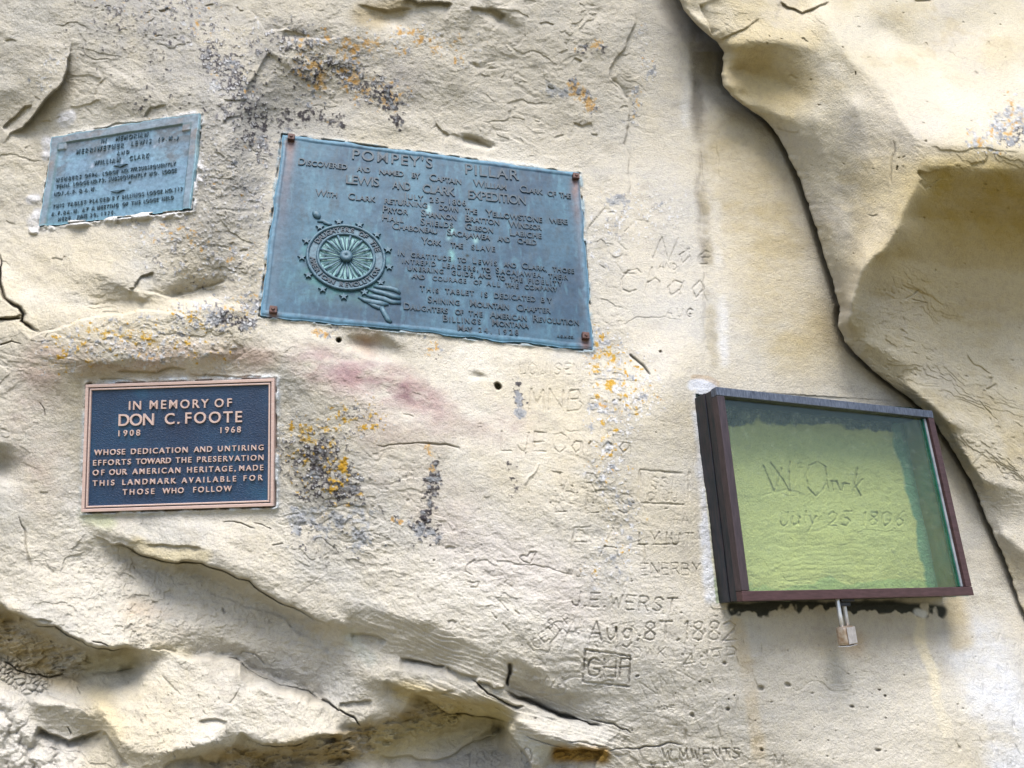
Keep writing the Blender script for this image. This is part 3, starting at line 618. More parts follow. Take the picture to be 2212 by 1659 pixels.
# ---- colour of the bare stone
def mixf(a, b, m): return a + (np.asarray(b) - a) * m[..., None]
col = np.zeros(X.shape + (3,)) + alb(221, 215, 202)
g1 = fbm(X, Y, 300, 4, 101); g2 = fbm(X, Y, 120, 5, 102, .55, 1.6, .2); g3 = fbm(X, Y, 40, 4, 103, .6, 1.8, .15); g4 = fbm(X, Y, 200, 4, 104, .5, 2.0, .2)
col = mixf(col, alb(221, 210, 184), sstep(0.0, 0.9, g1) * 0.6)
col = mixf(col, alb(206, 204, 198), sstep(0.05, 0.9, g2) * 0.75)
col = mixf(col, alb(240, 236, 226), sstep(0.1, 0.9, -g2) * 0.55)
col = mixf(col, alb(204, 195, 172), sstep(0.15, 0.8, g4) * 0.45)
col = mixf(col, alb(192, 186, 172), sstep(0.2, 0.9, g3) * 0.5)
R.col = col
PT = R.paint
# right panel: greyer, drips
PT(R.mask(P('1460,40 1470,400 1480,800'), 60) * (0.35 + 0.25 * g3), alb(206, 205, 202))
PT(np.clip(R.mask(P('1502,20 1506,200 1514,400 1524,560'), 11, .9) * (0.6 + 0.6 * g3), 0, .75), alb(146, 140, 130)); PT(np.clip(R.mask(P('1516,330 1528,500 1534,640 1540,800'), 8, .9) * (0.4 + 0.7 * g3), 0, .6), alb(176, 168, 146))
PT(R.mask(P('1548,440 1556,620 1566,800'), 9, .8) * np.clip(.3 + .6 * g3, 0, .7), alb(238, 240, 244)); PT(R.mask(P('1480,60 1484,360'), 8, .8) * np.clip(.2 + .5 * g3, 0, .6), alb(238, 238, 236))
PT(R.mask(P('1600,330 1640,480 1680,620 1720,700'), 90, .6) * (.6 + .3 * g3), alb(202, 188, 152))
# lower right
PT(np.clip(R.mask(P('2110,1390 2150,1500 2190,1640'), 60, .6) * (0.6 + 0.4 * g3), 0, 1), alb(232, 236, 244)); PT(np.clip(R.mask(P('1986,1330 1992,1390 2010,1440 2030,1520 2046,1580'), 11, .5) * (0.8 + 0.5 * g3), 0, 1), alb(242, 232, 204))
PT(np.clip(R.mask(P('1590,1345 1600,1400 1612,1440'), 16, .6) * (0.7 + 0.5 * g3), 0, 1) * .7, alb(222, 196, 142)); PT(np.clip(R.mask(P('1620,1460 1632,1560 1640,1650'), 14, .6) * (0.6 + 0.5 * g3), 0, 1) * .6, alb(220, 196, 148))
PT(R.mask(P('2060,1310 2075,1380'), 26, .6) * .5, alb(212, 188, 128))
PT(R.mask(P('1700,1350 1840,1360 1980,1360'), 50, .7) * .35, alb(214, 194, 150))
PT(R.mask([(1842, 1390)], 26, .8) * .55, alb(196, 160, 104))
PT(R.mask(P('1000,1150 1250,1300 1450,1480'), 150, .8) * .4, alb(224, 221, 215)); PT(R.mask(P('1680,1450 1900,1560'), 140, .8) * .35, alb(222, 218, 210)); PT(R.mask(P('200,1230 250,1330'), 60, .8) * .4, alb(226, 222, 212))
# pink and purple iron stains
pk = np.clip(0.6 + 0.7 * g3, 0, 1)
PT(R.mask(P('690,800 780,815 870,845 930,880'), 38, .9) * pk * .85, alb(178, 144, 148)); PT(R.mask(P('800,830 880,850'), 14, .9) * pk * .6, alb(138, 108, 116)); PT(R.mask(P('640,770 740,790'), 26, .9) * pk * .5, alb(176, 150, 156))
PT(R.mask(P('80,790 250,775 420,775 560,770'), 30, .9) * pk * .55, alb(200, 170, 158)); PT(R.mask(P('90,800 70,900 90,1050'), 50, .9) * pk * .4, alb(214, 192, 184)); PT(R.mask(P('820,930 1000,900 1100,930'), 46, .9) * pk * .45, alb(196, 176, 170))
PT(R.mask(P('1000,1160 1180,1250 1240,1300'), 60, .9) * .4, alb(224, 216, 216)); PT(R.mask(P('840,1030 960,1100'), 60, .9) * pk * .3, alb(204, 186, 176)); PT(R.mask([(785, 740)], 26, .9) * pk * .6, alb(186, 142, 112))
PT(R.mask(P('150,1010 160,1090'), 30, .9) * .4, alb(234, 232, 230))
PT(R.mask(P('300,1330 360,1350'), 30, .9) * pk * .5, alb(206, 176, 138))
# olive and yellow ground bounce painted into the undersides, plus other coloured bands
PT(R.mask(T(0, 2, '40,780 200,900 420,1000'), 44, .7) * np.clip(.7 + .5 * g3, 0, 1), alb(206, 182, 126)); PT(R.mask(T(0, 2, '600,980 820,960'), 26, .7) * .7, alb(200, 186, 140))
PT(R.mask(T(1, 2, '0,1540 250,1440 480,1350 700,1310'), 32, .5) * np.clip(.75 + .5 * g3, 0, 1), alb(182, 160, 112)); PT(R.mask(T(0, 2, '1400,1650 1800,1600 2212,1540'), 34, .5) * np.clip(.75 + .5 * g3, 0, 1), alb(182, 160, 112))
PT(R.mask(T(1, 2, '400,1150 700,1250 1050,1320'), 22, .7) * .7, alb(210, 190, 132)); PT(R.mask(T(1, 2, '1400,1570 1690,1580'), 18, .5), alb(186, 150, 80)); PT(R.mask(T(1, 2, '300,1500 700,1400 1000,1380'), 40, .7) * .6, alb(200, 186, 132))
PT(R.mask(T(0, 2, '880,210 1000,260 1300,290'), 18, .7) * .5, alb(214, 196, 140)); PT(R.mask(T(0, 2, '1000,890 1200,905'), 14, .8) * .3, alb(208, 192, 134)); PT(R.mask(T(0, 2, '560,20 700,60'), 16, .7) * .55, alb(186, 196, 148))
PT(R.mask(T(0, 2, '640,1180 700,1320 760,1420'), 26, .9) * .35, alb(236, 216, 162)); PT(km * .6, alb(226, 222, 216))
PT(R.mask(T(1, 2, '60,800 130,920 180,960'), 16, .8) * .6, alb(226, 230, 222)); PT(R.mask(T(1, 2, '1180,1480 1300,1580'), 16, .8) * .5, alb(226, 232, 232))
PT(R.mask(P('860,15 780,30 820,40'), 22, .8) * .6, alb(176, 156, 106))
# lichen crusts
n_a = fbm(X, Y, 14, 4, 111, .65); n_b = fbm(X, Y, 9, 3, 112, .65); n_c = fbm(X, Y, 22, 4, 113, .62); n_d = fbm(X, Y, 6, 2, 114)
def lichen(pts, r, dark=0, orange=0, blue=0, white=0, yellow=0, soft=.9):
    m = R.mask(pts, r * 1.15, soft)
    if m.max() <= 0: return
    def put(amount, n, c, k=1.0, hard=3.0):
        if amount > 0: PT(np.clip((n - (0.98 - amount * m * 1.5)) * hard, 0, 1) * np.minimum(m * 3, 1) * k, c)
    put(dark * .8, n_a * .5 + n_c * .5, alb(168, 164, 160), .6, 1.6)
    put(dark, n_b * .65 + n_d * .35 + n_c * .3, alb(118, 114, 116), .8); put(dark * .85, n_d * .6 + n_b * .5 + n_a * .25, alb(66, 62, 68), .85)
    put(blue, n_c * .6 + n_b * .5, alb(178, 182, 188), .75); put(blue * .55, n_c * .6 + n_b * .5, alb(142, 148, 158), .7)
    put(white, n_d * .9 + n_b * .3, alb(228, 229, 232), .9)
    put(orange, n_c * .5 - n_b * .55 - n_d * .2, alb(218, 180, 118), .75); put(orange * .65, n_c * .5 - n_b * .55 - n_d * .2, alb(206, 154, 76), .65)
    put(yellow, -n_a * .6 + n_d * .5 - n_c * .2, alb(208, 178, 92), .85); put(yellow * .75, -n_a * .6 + n_d * .5 - n_c * .2, alb(206, 156, 36), .8)
    R.h += 0.0012 * m * np.clip(n_b + n_d, 0, 1)
PT(np.clip(R.mask(P('300,20 420,110 520,220 560,320 480,430'), 125, .9) * (.7 + .5 * n_c + .3 * g3), 0, .85), alb(188, 186, 182)); PT(np.clip(R.mask(P('420,480 480,560 560,640'), 60, .9) * (.35 + .5 * n_c), 0, .7), alb(190, 184, 172)); PT(np.clip(R.mask(P('600,90 720,140 860,180'), 60, .9) * (.3 + .5 * n_c), 0, .7), alb(176, 172, 170)); PT(np.clip(R.mask(P('1300,760 1320,900 1320,1100 1290,1260'), 44, .9) * (.35 + .5 * n_c), 0, .7), alb(184, 182, 176)); PT(np.clip(R.mask(P('660,960 720,1060 700,1160'), 56, .9) * (.4 + .5 * n_c), 0, .7), alb(168, 166, 160))
lichen(P('260,10 380,20 460,80 500,150'), 52, .52, .25, .3, .2); lichen(P('470,120 520,180 545,250 560,300'), 46, .75, .25, .45, .25); lichen(P('560,100 640,90 680,130'), 40, .62, .2, .4, .3)
lichen(P('660,140 740,160 800,190 850,215'), 32, .78, .62, .5, .3); lichen(P('835,200 850,240 855,265'), 16, .9, .1, .6); lichen(P('640,110 760,110 880,80 940,90 1000,110'), 34, .35, .55, .35, .25); lichen(P('700,150 690,180'), 16, .5, .9)
lichen(P('610,255 680,250 730,268'), 18, .72, .1, .3); lichen(P('480,240 560,270 600,300'), 30, .6, .1, .4, .2); lichen(P('620,160 680,205'), 40, .38, .2, .4)
lichen(P('440,330 500,400 560,440'), 50, .42, .2, .35, .3); lichen(P('330,480 420,520 480,560 560,590'), 56, .42, .36, .4, .3); lichen(P('350,560 440,590'), 36, .4, .3, .35, .2)
lichen(P('130,760 220,735 330,735 430,720'), 40, .5, .32, .55, .5, .55); lichen(P('400,690 470,680 540,670'), 34, .72, .3, .7, .5, .4); lichen(P('480,685 530,700'), 20, .95, .1, .6, .3); lichen(P('220,740 380,760 480,760'), 30, .4, .3, .5, .4, .4)
lichen(P('640,940 700,950 760,900 800,905'), 36, .6, .1, .3, .4, .62); lichen(P('690,980 720,1020 740,1060'), 46, .95, .05, .45, .35, .5); lichen(P('640,1000 680,1060'), 42, .75, 0, .4, .2, .35); lichen(P('650,1130 720,1120 780,1120 770,1160'), 34, .45, 0, .9, .2); lichen(P('745,1000 750,1045'), 12, .5, .1, .2, .2, .75)
lichen(P('938,1010 932,1060 925,1110 915,1140'), 17, 1.0, .1, .7); lichen(P('905,1140 935,1150'), 22, .95, 0, .9); lichen(P('925,965 945,985'), 8, .2, .7); lichen(P('930,1015 938,1000'), 6, .2, .7); lichen(P('850,1122 862,1130'), 7, .1, .95); lichen(P('1120,830 1125,870'), 11, .8, 0, .7); lichen(P('1118,890 1126,896'), 9, .3, 0, .95)
lichen(P('1295,740 1310,800 1320,860'), 34, .42, .3, .5, .55, .62); lichen(P('1300,860 1315,950 1310,1010'), 30, .45, .2, .55, .5, .45); lichen(P('1350,780 1380,850 1340,900'), 40, .36, .2, .4, .5, .4); lichen(P('1310,1010 1330,1080 1350,1150 1300,1240'), 34, .4, .15, .5, .4, .2)
lichen(P('1235,185 1260,205 1275,225'), 16, .6, .7, .6); lichen(P('1190,190 1210,200'), 14, .2, 0, .9, .3); lichen(P('1295,100 1260,105'), 13, .6, .6, .6); lichen(P('1385,70 1400,130 1400,180'), 14, .4, .4, .5, .3); lichen(P('1375,200 1380,240 1365,265'), 12, .5, .6, .6, .2)
lichen(P('1320,435 1345,430'), 14, .5, .2, .9); lichen(P('1280,540 1340,470 1420,460'), 50, .3, .1, .3, .3); lichen(P('455,190 470,196'), 9, .2, 0, .8, .9); lichen(P('920,750 960,762'), 16, .3, .6, .5); lichen(P('690,715 720,720'), 14, .3, .6, .5); lichen(P('120,130 100,180 70,210'), 22, .3, 0, .5, .3)
lichen(P('850,1040 890,1015'), 14, .3); lichen(P('1105,1000 1110,1060'), 12, .5, 0, .2); lichen(P('640,1160 760,1180 860,1160'), 40, .26, 0, .3); lichen(P('300,200 420,230'), 60, .3, .05, .25); lichen(P('200,60 330,100'), 60, .3, .03, .2); lichen(P('420,480 520,340'), 50, .3, .1, .2, .2)
# mortar, sealant, verdigris
fm = np.clip(fil('foote', 1, 7, 3) * (0.7 + .6 * ed), 0, .9); PT(fm, alb(222, 230, 238))
PT(np.clip(fil('memorial', 1, 5, 3) * (0.5 + .9 * ed), 0, .95), alb(236, 238, 242)); PT(np.clip(fil('pompey', 1, 4, 2) * (0.35 + .9 * ed), 0, .8), alb(170, 196, 212))
for x, y, r in ((104, 312, 13), (100, 335, 10), (140, 262, 18), (154, 252, 12), (72, 432, 13), (80, 462, 10), (76, 482, 17), (428, 390, 10), (433, 360, 9)):
    PT(np.clip(R.mask([(x, y)], r, .4) * (1.0 + .5 * ed), 0, .95), alb(238, 238, 242))
PT(np.clip(R.mask(P('80,494 150,484 240,478 330,464 400,458'), 8, .5) * (0.8 + .8 * ed), 0, .95), alb(240, 240, 240))
PT(np.clip(mort * (.9 + .5 * ed), 0, .95), alb(228, 232, 240)); PT(np.clip(R.mask(P('1498,832 1540,830'), 10, .5) * 1.2, 0, .9), alb(226, 230, 240)); PT(R.mask(P('1500,816 1530,818 1550,826'), 6, .5) * .7, alb(196, 176, 150))
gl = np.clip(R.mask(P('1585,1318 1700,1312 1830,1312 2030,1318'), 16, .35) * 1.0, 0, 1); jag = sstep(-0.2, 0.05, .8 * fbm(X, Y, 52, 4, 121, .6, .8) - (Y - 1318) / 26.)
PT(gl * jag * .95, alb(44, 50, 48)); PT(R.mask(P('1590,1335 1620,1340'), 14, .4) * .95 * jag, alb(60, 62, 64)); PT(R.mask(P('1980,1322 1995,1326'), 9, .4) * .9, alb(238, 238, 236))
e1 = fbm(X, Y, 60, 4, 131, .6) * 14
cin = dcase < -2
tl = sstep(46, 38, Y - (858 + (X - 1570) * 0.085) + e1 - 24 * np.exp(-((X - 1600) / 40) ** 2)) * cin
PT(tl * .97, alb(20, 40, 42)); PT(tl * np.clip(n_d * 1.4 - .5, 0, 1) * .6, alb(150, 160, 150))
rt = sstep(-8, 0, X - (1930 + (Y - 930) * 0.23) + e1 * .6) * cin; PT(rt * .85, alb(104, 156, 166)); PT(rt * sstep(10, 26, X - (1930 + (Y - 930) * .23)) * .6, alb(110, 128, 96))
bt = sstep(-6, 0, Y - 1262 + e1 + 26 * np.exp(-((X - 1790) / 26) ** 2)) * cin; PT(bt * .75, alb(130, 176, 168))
PT(cin * (1 - np.maximum(tl, rt)) * .45, alb(214, 212, 166))  # the pane's yellow-green tint is also painted into the stone behind it

# ---- build
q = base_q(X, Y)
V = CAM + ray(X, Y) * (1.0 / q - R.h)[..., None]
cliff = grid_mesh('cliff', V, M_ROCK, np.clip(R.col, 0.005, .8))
cliff['kind'] = 'structure'; cliff['label'] = 'pale weathered sandstone cliff face carved with names and patched with lichen'

# ================================================================== OVERHANGING BOULDER
by = axis(-1500, 3300, -16, 1675, FINE)
un = axis(0, 2632 - 1450, 0, 780, FINE)
xl = np.interp(by, SILY, SILX)
xl = xl + 1.6 * vn(by, by * 0 + 3, 9, 201) + 2.2 * vn(by, by * 0 + 3, 26, 202)
Yb = np.repeat(by[:, None], len(un), 1); Xb = xl[:, None] + un[None, :]
B = Rock(Xb, Yb)
lines = []
sil_in = [(x + 8, y) for x, y in SIL if -330 < y < 1990]
HL(sil_in, [float(np.interp(y, [-300, 50, 180, 240, 330, 700, 900, 1250], [.13, .15, .14, .10, .065, .06, .055, .03])) for x, y in sil_in])
K = 1.22
HL(P('1768,20 1841,133 1891,167 1935,220 1951,253 1968,283 1991,312'), [.235, .28, .30, .325, .34, .352, .36])
HL(P('1991,312 2075,312 2125,323 2212,332 2420,345'), [.36, .37, .375, .38, .39])
HL(P('1991,330 1988,367 1985,393 1968,423 1948,467 1938,500 1905,547 1888,553 1865,576 1851,613 1838,653 1828,700'), [.355, .34, .335, .325, .31, .30, .27, .255, .235, .20, .17, .13])
HL(P('1575,98 1641,88 1725,95 1775,112 1815,140'), [.145, .19, .215, .23, .25]); HL(P('1590,150 1640,165 1700,185 1740,220'), [.085, .085, .115, .15]); HL(P('1600,205 1660,235 1720,260'), [.075, .095, .13])
HL(P('1760,250 1790,350 1820,430 1835,520'), [.175, .14, .13, .145]); HL(P('1850,230 1880,310 1900,400'), [.27, .25, .25])
HL(P('2010,362 2090,362 2212,368 2420,375'), [.352, .36, .365, .365]); HL(P('2010,410 2080,405 2212,410 2420,420'), [.305, .305, .305, .305]); HL(P('1980,470 2090,480 2212,490 2420,500'), [.25, .215, .20, .20]); HL(P('1940,560 2060,580 2212,590 2420,600'), [.19, .135, .12, .12])
HL(P('1890,640 2040,690 2212,700'), [.145, .11, .10]); HL(P('1870,740 2000,800 2212,800'), [.10, .10, .095]); HL(P('1960,840 2060,920 2212,930'), [.10, .105, .105])
HL(P('2060,950 2120,1040 2212,1060'), [.075, .09, .10]); HL(P('2160,1150 2212,1190 2400,1300'), [.05, .075, .10]); HL(P('2230,1330 2300,1500 2500,1800'), [.04, .06, .08])
HL(P('1490,20 1520,40 1560,60 1640,40'), [.10, .12, .145, .165]); HL(P('1540,-10 1680,0 1740,20'), [.15, .17, .175]); HL(P('1600,-300 2000,-300 2400,-300'), [.0, .0, .02])
HL(P('1850,0 1990,-10 2212,0'), [.16, .14, .15]); HL(P('1900,60 1990,110 2040,120'), [.165, .18, .20]); HL(P('2000,170 2110,160 2212,120 2400,120'), [.25, .25, .23, .23]); HL(P('2020,250 2110,260 2212,250'), [.315, .325, .32])
K = 1.0
Ub = solve_h(lines)
for _ in range(2):
    p_ = np.pad(Ub, 1, mode='edge'); Ub = 0.5 * Ub + 0.125 * (p_[:-2, 1:-1] + p_[2:, 1:-1] + p_[1:-1, :-2] + p_[1:-1, 2:])
B.h += sample_h(Ub, Xb + .25 * (B.WX - Xb), Yb + .25 * (B.WY - Yb))
br = 0.36
under = sstep(0, 60, Yb - np.interp(Xb, [1990, 2075, 2212], [330, 325, 345])) * sstep(1950, 2010, Xb + 0.45 * (Yb - 330))
B.h += br * (.009 * fbm(Xb, Yb, 190, 4, 211, .5, 1.4, .5) + .0022 * fbm(Xb, Yb, 60, 4, 212, .55, 1.5, .4) + .0016 * fbm(Xb, Yb, 17, 4, 213, .6, 1.5, .4) + .0007 * fbm(Xb, Yb, 5, 2, 214))
tb = fbm(Xb + 20 * vn(Xb, Yb, 60, 215), Yb, 60, 5, 216, .55, 2.0, .45) * 3; tbm = np.floor(tb) + sstep(.82, 1, tb - np.floor(tb))
tm = B.mask(P('1880,770 1980,830 2060,900 2160,980'), 100, .8) + B.mask(P('1960,620 2040,650'), 46, .7) + .6 * B.mask(P('2000,330 2200,350'), 22, .7) + .5 * B.mask(P('1600,40 1750,40'), 60, .7) + .08
B.h += .0026 * tbm * np.clip(tm, 0, 1)
for pts, J, Rr in ((T(2, 0, '190,245 250,250 320,225 400,200 470,150 510,110'), .008, 20), (T(2, 0, '640,10 700,50 790,85 860,50 960,0'), .02, 22), (T(2, 0, '100,20 130,120 190,240')[::-1], .015, 26), (T(2, 0, '0,130 40,128 80,150 120,185'), .02, 18),
                   (T(2, 0, '1545,1100 1530,1135 1560,1170 1540,1190 1580,1240')[::-1], .016, 30), (T(2, 0, '1560,930 1700,960 1850,975 2000,965 2212,990'), .004, 40), (T(2, 0, '1860,1060 1960,1040 1990,1010 1980,960'), .008, 14),
                   (T(2, 0, '1500,20 1560,15 1620,10'), .010, 10), (T(2, 0, '600,830 700,850 760,840'), .004, 20), (T(2, 1, '1400,170 1600,250 1720,340'), .006, 16), (T(2, 1, '1840,620 1900,690 1950,700 2000,760'), .006, 14), (T(2, 1, '2000,780 1960,850 2030,830'), .008, 14)):
    B.ledge(pts, J, Rr, 2.0)
for pts, dd, w in ((T(2, 0, '1105,465 1112,490'), .012, 2), (T(2, 0, '780,255 790,268'), .008, 2), (T(2, 0, '560,225 565,240'), .006, 2), (T(2, 0, '1345,1200 1355,1080 1365,880'), .004, 2.5), (T(2, 0, '1420,1030 1440,1010'), .006, 2), (T(2, 0, '1180,385 1220,385'), .006, 2), (T(2, 0, '1385,1120 1400,1080'), .01, 3),
                   (T(2, 1, '1430,280 1500,240 1530,210'), .006, 2), (T(2, 1, '1480,265 1600,310'), .006, 2), (T(2, 1, '1900,930 1960,1000 2060,1080'), .003, 2), (T(2, 1, '1960,890 2060,980'), .003, 2)):
    B.crack(pts, dd, w)
B.blob(1935, 92, 80, 46, 20, -.03); B.blob(2110, 60, 90, 40, -10, -.025); B.blob(1690, 300, 30, 50, -20, .008)
for i in range(26):
    x, y = rs.uniform(1560, 2200), rs.uniform(0, 1000); a = rs.normal(.5, .5); l = rs.uniform(8, 26)
    B.ledge([(x, y), (x + l * .5 * math.cos(a), y + l * .5 * math.sin(a) + rs.uniform(-4, 4)), (x + l * math.cos(a), y + l * math.sin(a))], rs.uniform(.002, .006), rs.uniform(4, 9), 1.0, 0, 10, .3)
for i in range(70):
    x, y = rs.uniform(1600, 2200), rs.uniform(0, 1000); B.blob(x, y, rs.uniform(1.5, 3), rs.uniform(1.2, 2), 0, -rs.uniform(.003, .006), 1.5)
# rounded edge
dl = np.repeat(un[None, :], len(by), 0)
ew = np.interp(by, [-300, 90, 130, 300, 500, 700, 900, 1300], [16, 20, 50, 46, 26, 22, 26, 20])[:, None]
tt = np.clip(dl / ew, 0, 1); B.h -= np.interp(by, [0, 700, 1000, 1300], [.045, .03, .02, .012])[:, None] * (1 - np.sqrt(1 - (1 - tt) ** 2))
# colour
cb = np.zeros(Xb.shape + (3,)) + alb(223, 215, 194)
h1 = fbm(Xb, Yb, 240, 4, 221); h2 = fbm(Xb, Yb, 90, 5, 222, .55, 1.5, .5); h3 = fbm(Xb, Yb, 36, 4, 223, .6, 1.6, .4)
cb = mixf(cb, alb(214, 198, 158), sstep(0, .9, h1) * .6); cb = mixf(cb, alb(212, 206, 196), sstep(0.05, .9, h2) * .6); cb = mixf(cb, alb(238, 232, 218), sstep(.1, .9, -h2) * .5); cb = mixf(cb, alb(202, 188, 154), sstep(.2, .9, h3) * .4)
B.col = cb
B.paint(B.mask(P('2080,430 2140,440 2230,450'), 105, .6) * (.85 + .2 * h3), alb(190, 168, 100)); B.paint(B.mask(P('1960,560 2100,600 2212,600'), 100, .7) * .45, alb(206, 186, 130)); B.paint(B.mask(P('1610,150 1660,180 1700,190'), 56, .7) * .6, alb(206, 184, 122))  # olive shade and warm bounce painted into the underside and the pocket
B.paint(B.mask(P('1900,240 1990,250 2100,230 2212,200'), 70, .7) * .55, alb(242, 236, 226)); B.paint(B.mask(P('1820,660 1850,590 1900,480'), 22, .8) * .5, alb(238, 226, 200)); B.paint(B.mask(P('2150,1080 2212,1150'), 70, .7) * .5, alb(234, 232, 228)); B.paint(B.mask(P('1780,30 1850,60 1910,90'), 34, .7) * .5, alb(240, 234, 220))
_R = R; R = B; X, Y = Xb, Yb; PT = B.paint
n_a = fbm(X, Y, 14, 4, 111, .65); n_b = fbm(X, Y, 9, 3, 112, .65); n_c = fbm(X, Y, 22, 4, 113, .62); n_d = fbm(X, Y, 6, 2, 114)
lichen(P('2130,300 2170,275 2212,255'), 34, .5, .5, .8, .5); lichen(P('2180,300 2220,280'), 22, .85, .3, .8, .3); lichen(P('2150,245 2212,215'), 26, .15, .4, .4, .2)
qb = base_q(Xb, Yb)
Vb = CAM + ray(Xb, Yb) * (1.0 / qb - B.h)[..., None]
# the edge turns back behind the visible outline
sk = []
for j in range(7, 0, -1):
    t = j / 7.0
    xs = Xb[:, 0] + 3.0 * j + 22 * t * t; hh = B.h[:, 0] - .03 * t - (B.h[:, 0] + .07) * t ** 1.5 * .85
    sk.append(CAM + ray(xs, by) * (1.0 / base_q(xs, by) - hh)[..., None])
Vb = np.concatenate([np.stack(sk, 1), Vb], 1); cbb = np.concatenate([np.repeat(B.col[:, :1], 7, 1), B.col], 1)
rocky = grid_mesh('overhanging_rock', Vb, M_ROCK, np.clip(cbb, .005, .8))
rocky['kind'] = 'structure'; rocky['label'] = 'bulging sandstone overhang jutting out at the right of the cliff'
R = _R

# ================================================================== GROUND (out of frame; gives the warm bounce)
mg, ntg, bg_ = new_mat('dry_earth')
ng = noise(ntg, 3, 8, .6, nd(ntg, 'ShaderNodeTexCoord').outputs['Object'])
rg = ramp(ntg, ng.outputs[0], [(.3, (.13, .115, .055)), (.7, (.19, .165, .09))]); ntg.links.new(rg.outputs[0], bg_.inputs['Base Color']); bg_.inputs['Roughness'].default_value = 1
gxs = np.linspace(-60, 60, 25); gys = np.linspace(-90, 30, 25); GX, GY = np.meshgrid(gxs, gys)
ground = grid_mesh('ground', np.stack([GX, GY, 0 * GX], -1), mg, None, True); ground['kind'] = 'structure'

# ================================================================== PLATES
class Plate:
    def __init__(s, key, lift=0.0):
        q, yaw, til = QUADS[key]; n, d = PL[key]; s.n = n
        d = d - lift; s.d = d
        s.C = [CAM + r * (d / (n @ r)) for r in ray([p[0] for p in q], [p[1] for p in q])]
        a, b, c, e = s.C      # TL TR BR BL
        s.W = (np.linalg.norm(b - a) + np.linalg.norm(c - e)) / 2; s.H = (np.linalg.norm(e - a) + np.linalg.norm(c - b)) / 2
        # in-plane axes and the homography rectangle -> quad
        ex = (b - a) + (c - e); ex = ex - n * (ex @ n); ex /= np.linalg.norm(ex); ey = np.cross(ex, n); ey = ey if ey[2] > 0 else -ey
        s.o = (a + b + c + e) / 4; s.ex, s.ey = ex, ey
        dst = [((p - s.o) @ ex, (p - s.o) @ ey) for p in s.C]; src = [(0, s.H), (s.W, s.H), (s.W, 0), (0, 0)]
        A = []; bb = []
        for (u, v), (x, y) in zip(src, dst):
            A += [[u, v, 1, 0, 0, 0, -u * x, -v * x], [0, 0, 0, u, v, 1, -u * y, -v * y]]; bb += [x, y]
        h = np.linalg.solve(np.array(A), np.array(bb)); s.M = np.append(h, 1).reshape(3, 3); s.Mi = np.linalg.inv(s.M)
    def __call__(s, U, V_, W_=0.0):
        U = np.asarray(U, float); V_ = np.asarray(V_, float)
        w = s.M[2, 0] * U + s.M[2, 1] * V_ + s.M[2, 2]
        x = (s.M[0, 0] * U + s.M[0, 1] * V_ + s.M[0, 2]) / w; y = (s.M[1, 0] * U + s.M[1, 1] * V_ + s.M[1, 2]) / w
        return s.o + x[..., None] * s.ex + y[..., None] * s.ey - np.asarray(W_)[..., None] * s.n
    def uv(s, x, y, lift=0.0):
        """photo point -> plate coordinates"""
        r = ray(x, y); p = CAM + r * ((s.d - lift) / (s.n @ r)) - s.o
        a = s.Mi @ np.array([p @ s.ex, p @ s.ey, 1]); return a[0] / a[2], a[1] / a[2]
def thing(name, label, cat, loc, group=None):
    o = bpy.data.objects.new(name, None); sc.collection.objects.link(o); o.location = loc; o.empty_display_size = .05
    o['label'] = label; o['category'] = cat
    if group: o['group'] = group
    return o
def adopt(o, parent, root):
    """vertices are in world space: re-base them on the root"""
    me = o.data; n = len(me.vertices); c = np.empty(n * 3, np.float32); me.vertices.foreach_get('co', c)
    c = c.reshape(-1, 3) - np.array(root.location, np.float32); me.vertices.foreach_set('co', c.reshape(-1)); me.update()
    o.parent = parent; return o
def bm_obj(name, bm, mat, parent, root, fn=None, smooth=False):
    if fn is not None:
        co = np.array([v.co[:] for v in bm.verts]); w = fn(co[:, 0], co[:, 1], co[:, 2])
        for v, p in zip(bm.verts, w): v.co = p
    bmesh.ops.recalc_face_normals(bm, faces=bm.faces)
    me = bpy.data.meshes.new(name); bm.to_mesh(me); bm.free(); me.materials.append(mat)
    me.polygons.foreach_set('use_smooth', [smooth] * len(me.polygons))
    o = bpy.data.objects.new(name, me); sc.collection.objects.link(o)
    return adopt(o, parent, root)
def box(bm, x0, x1, y0, y1, z0, z1, bev=0.0):
    r = bmesh.ops.create_cube(bm, size=1.0)
    for v in r['verts']:
        v.co = ((x0 + x1) / 2 + v.co.x * (x1 - x0), (y0 + y1) / 2 + v.co.y * (y1 - y0), (z0 + z1) / 2 + v.co.z * (z1 - z0))
    if bev:
        es = list({e for v in r['verts'] for e in v.link_edges}); bmesh.ops.bevel(bm, geom=es, offset=bev, segments=2, affect='EDGES', profile=.6)
def prism(bm, pts, z0, z1, inset=0.0):
    c = np.mean(pts, 0)
    a = [bm.verts.new((p[0], p[1], z0)) for p in pts]; b = [bm.verts.new((p[0] + (c[0] - p[0]) * inset, p[1] + (c[1] - p[1]) * inset, z1)) for p in pts]
    n = len(pts)
    for i in range(n): bm.faces.new((a[i], a[(i + 1) % n], b[(i + 1) % n], b[i]))
    bm.faces.new(b)
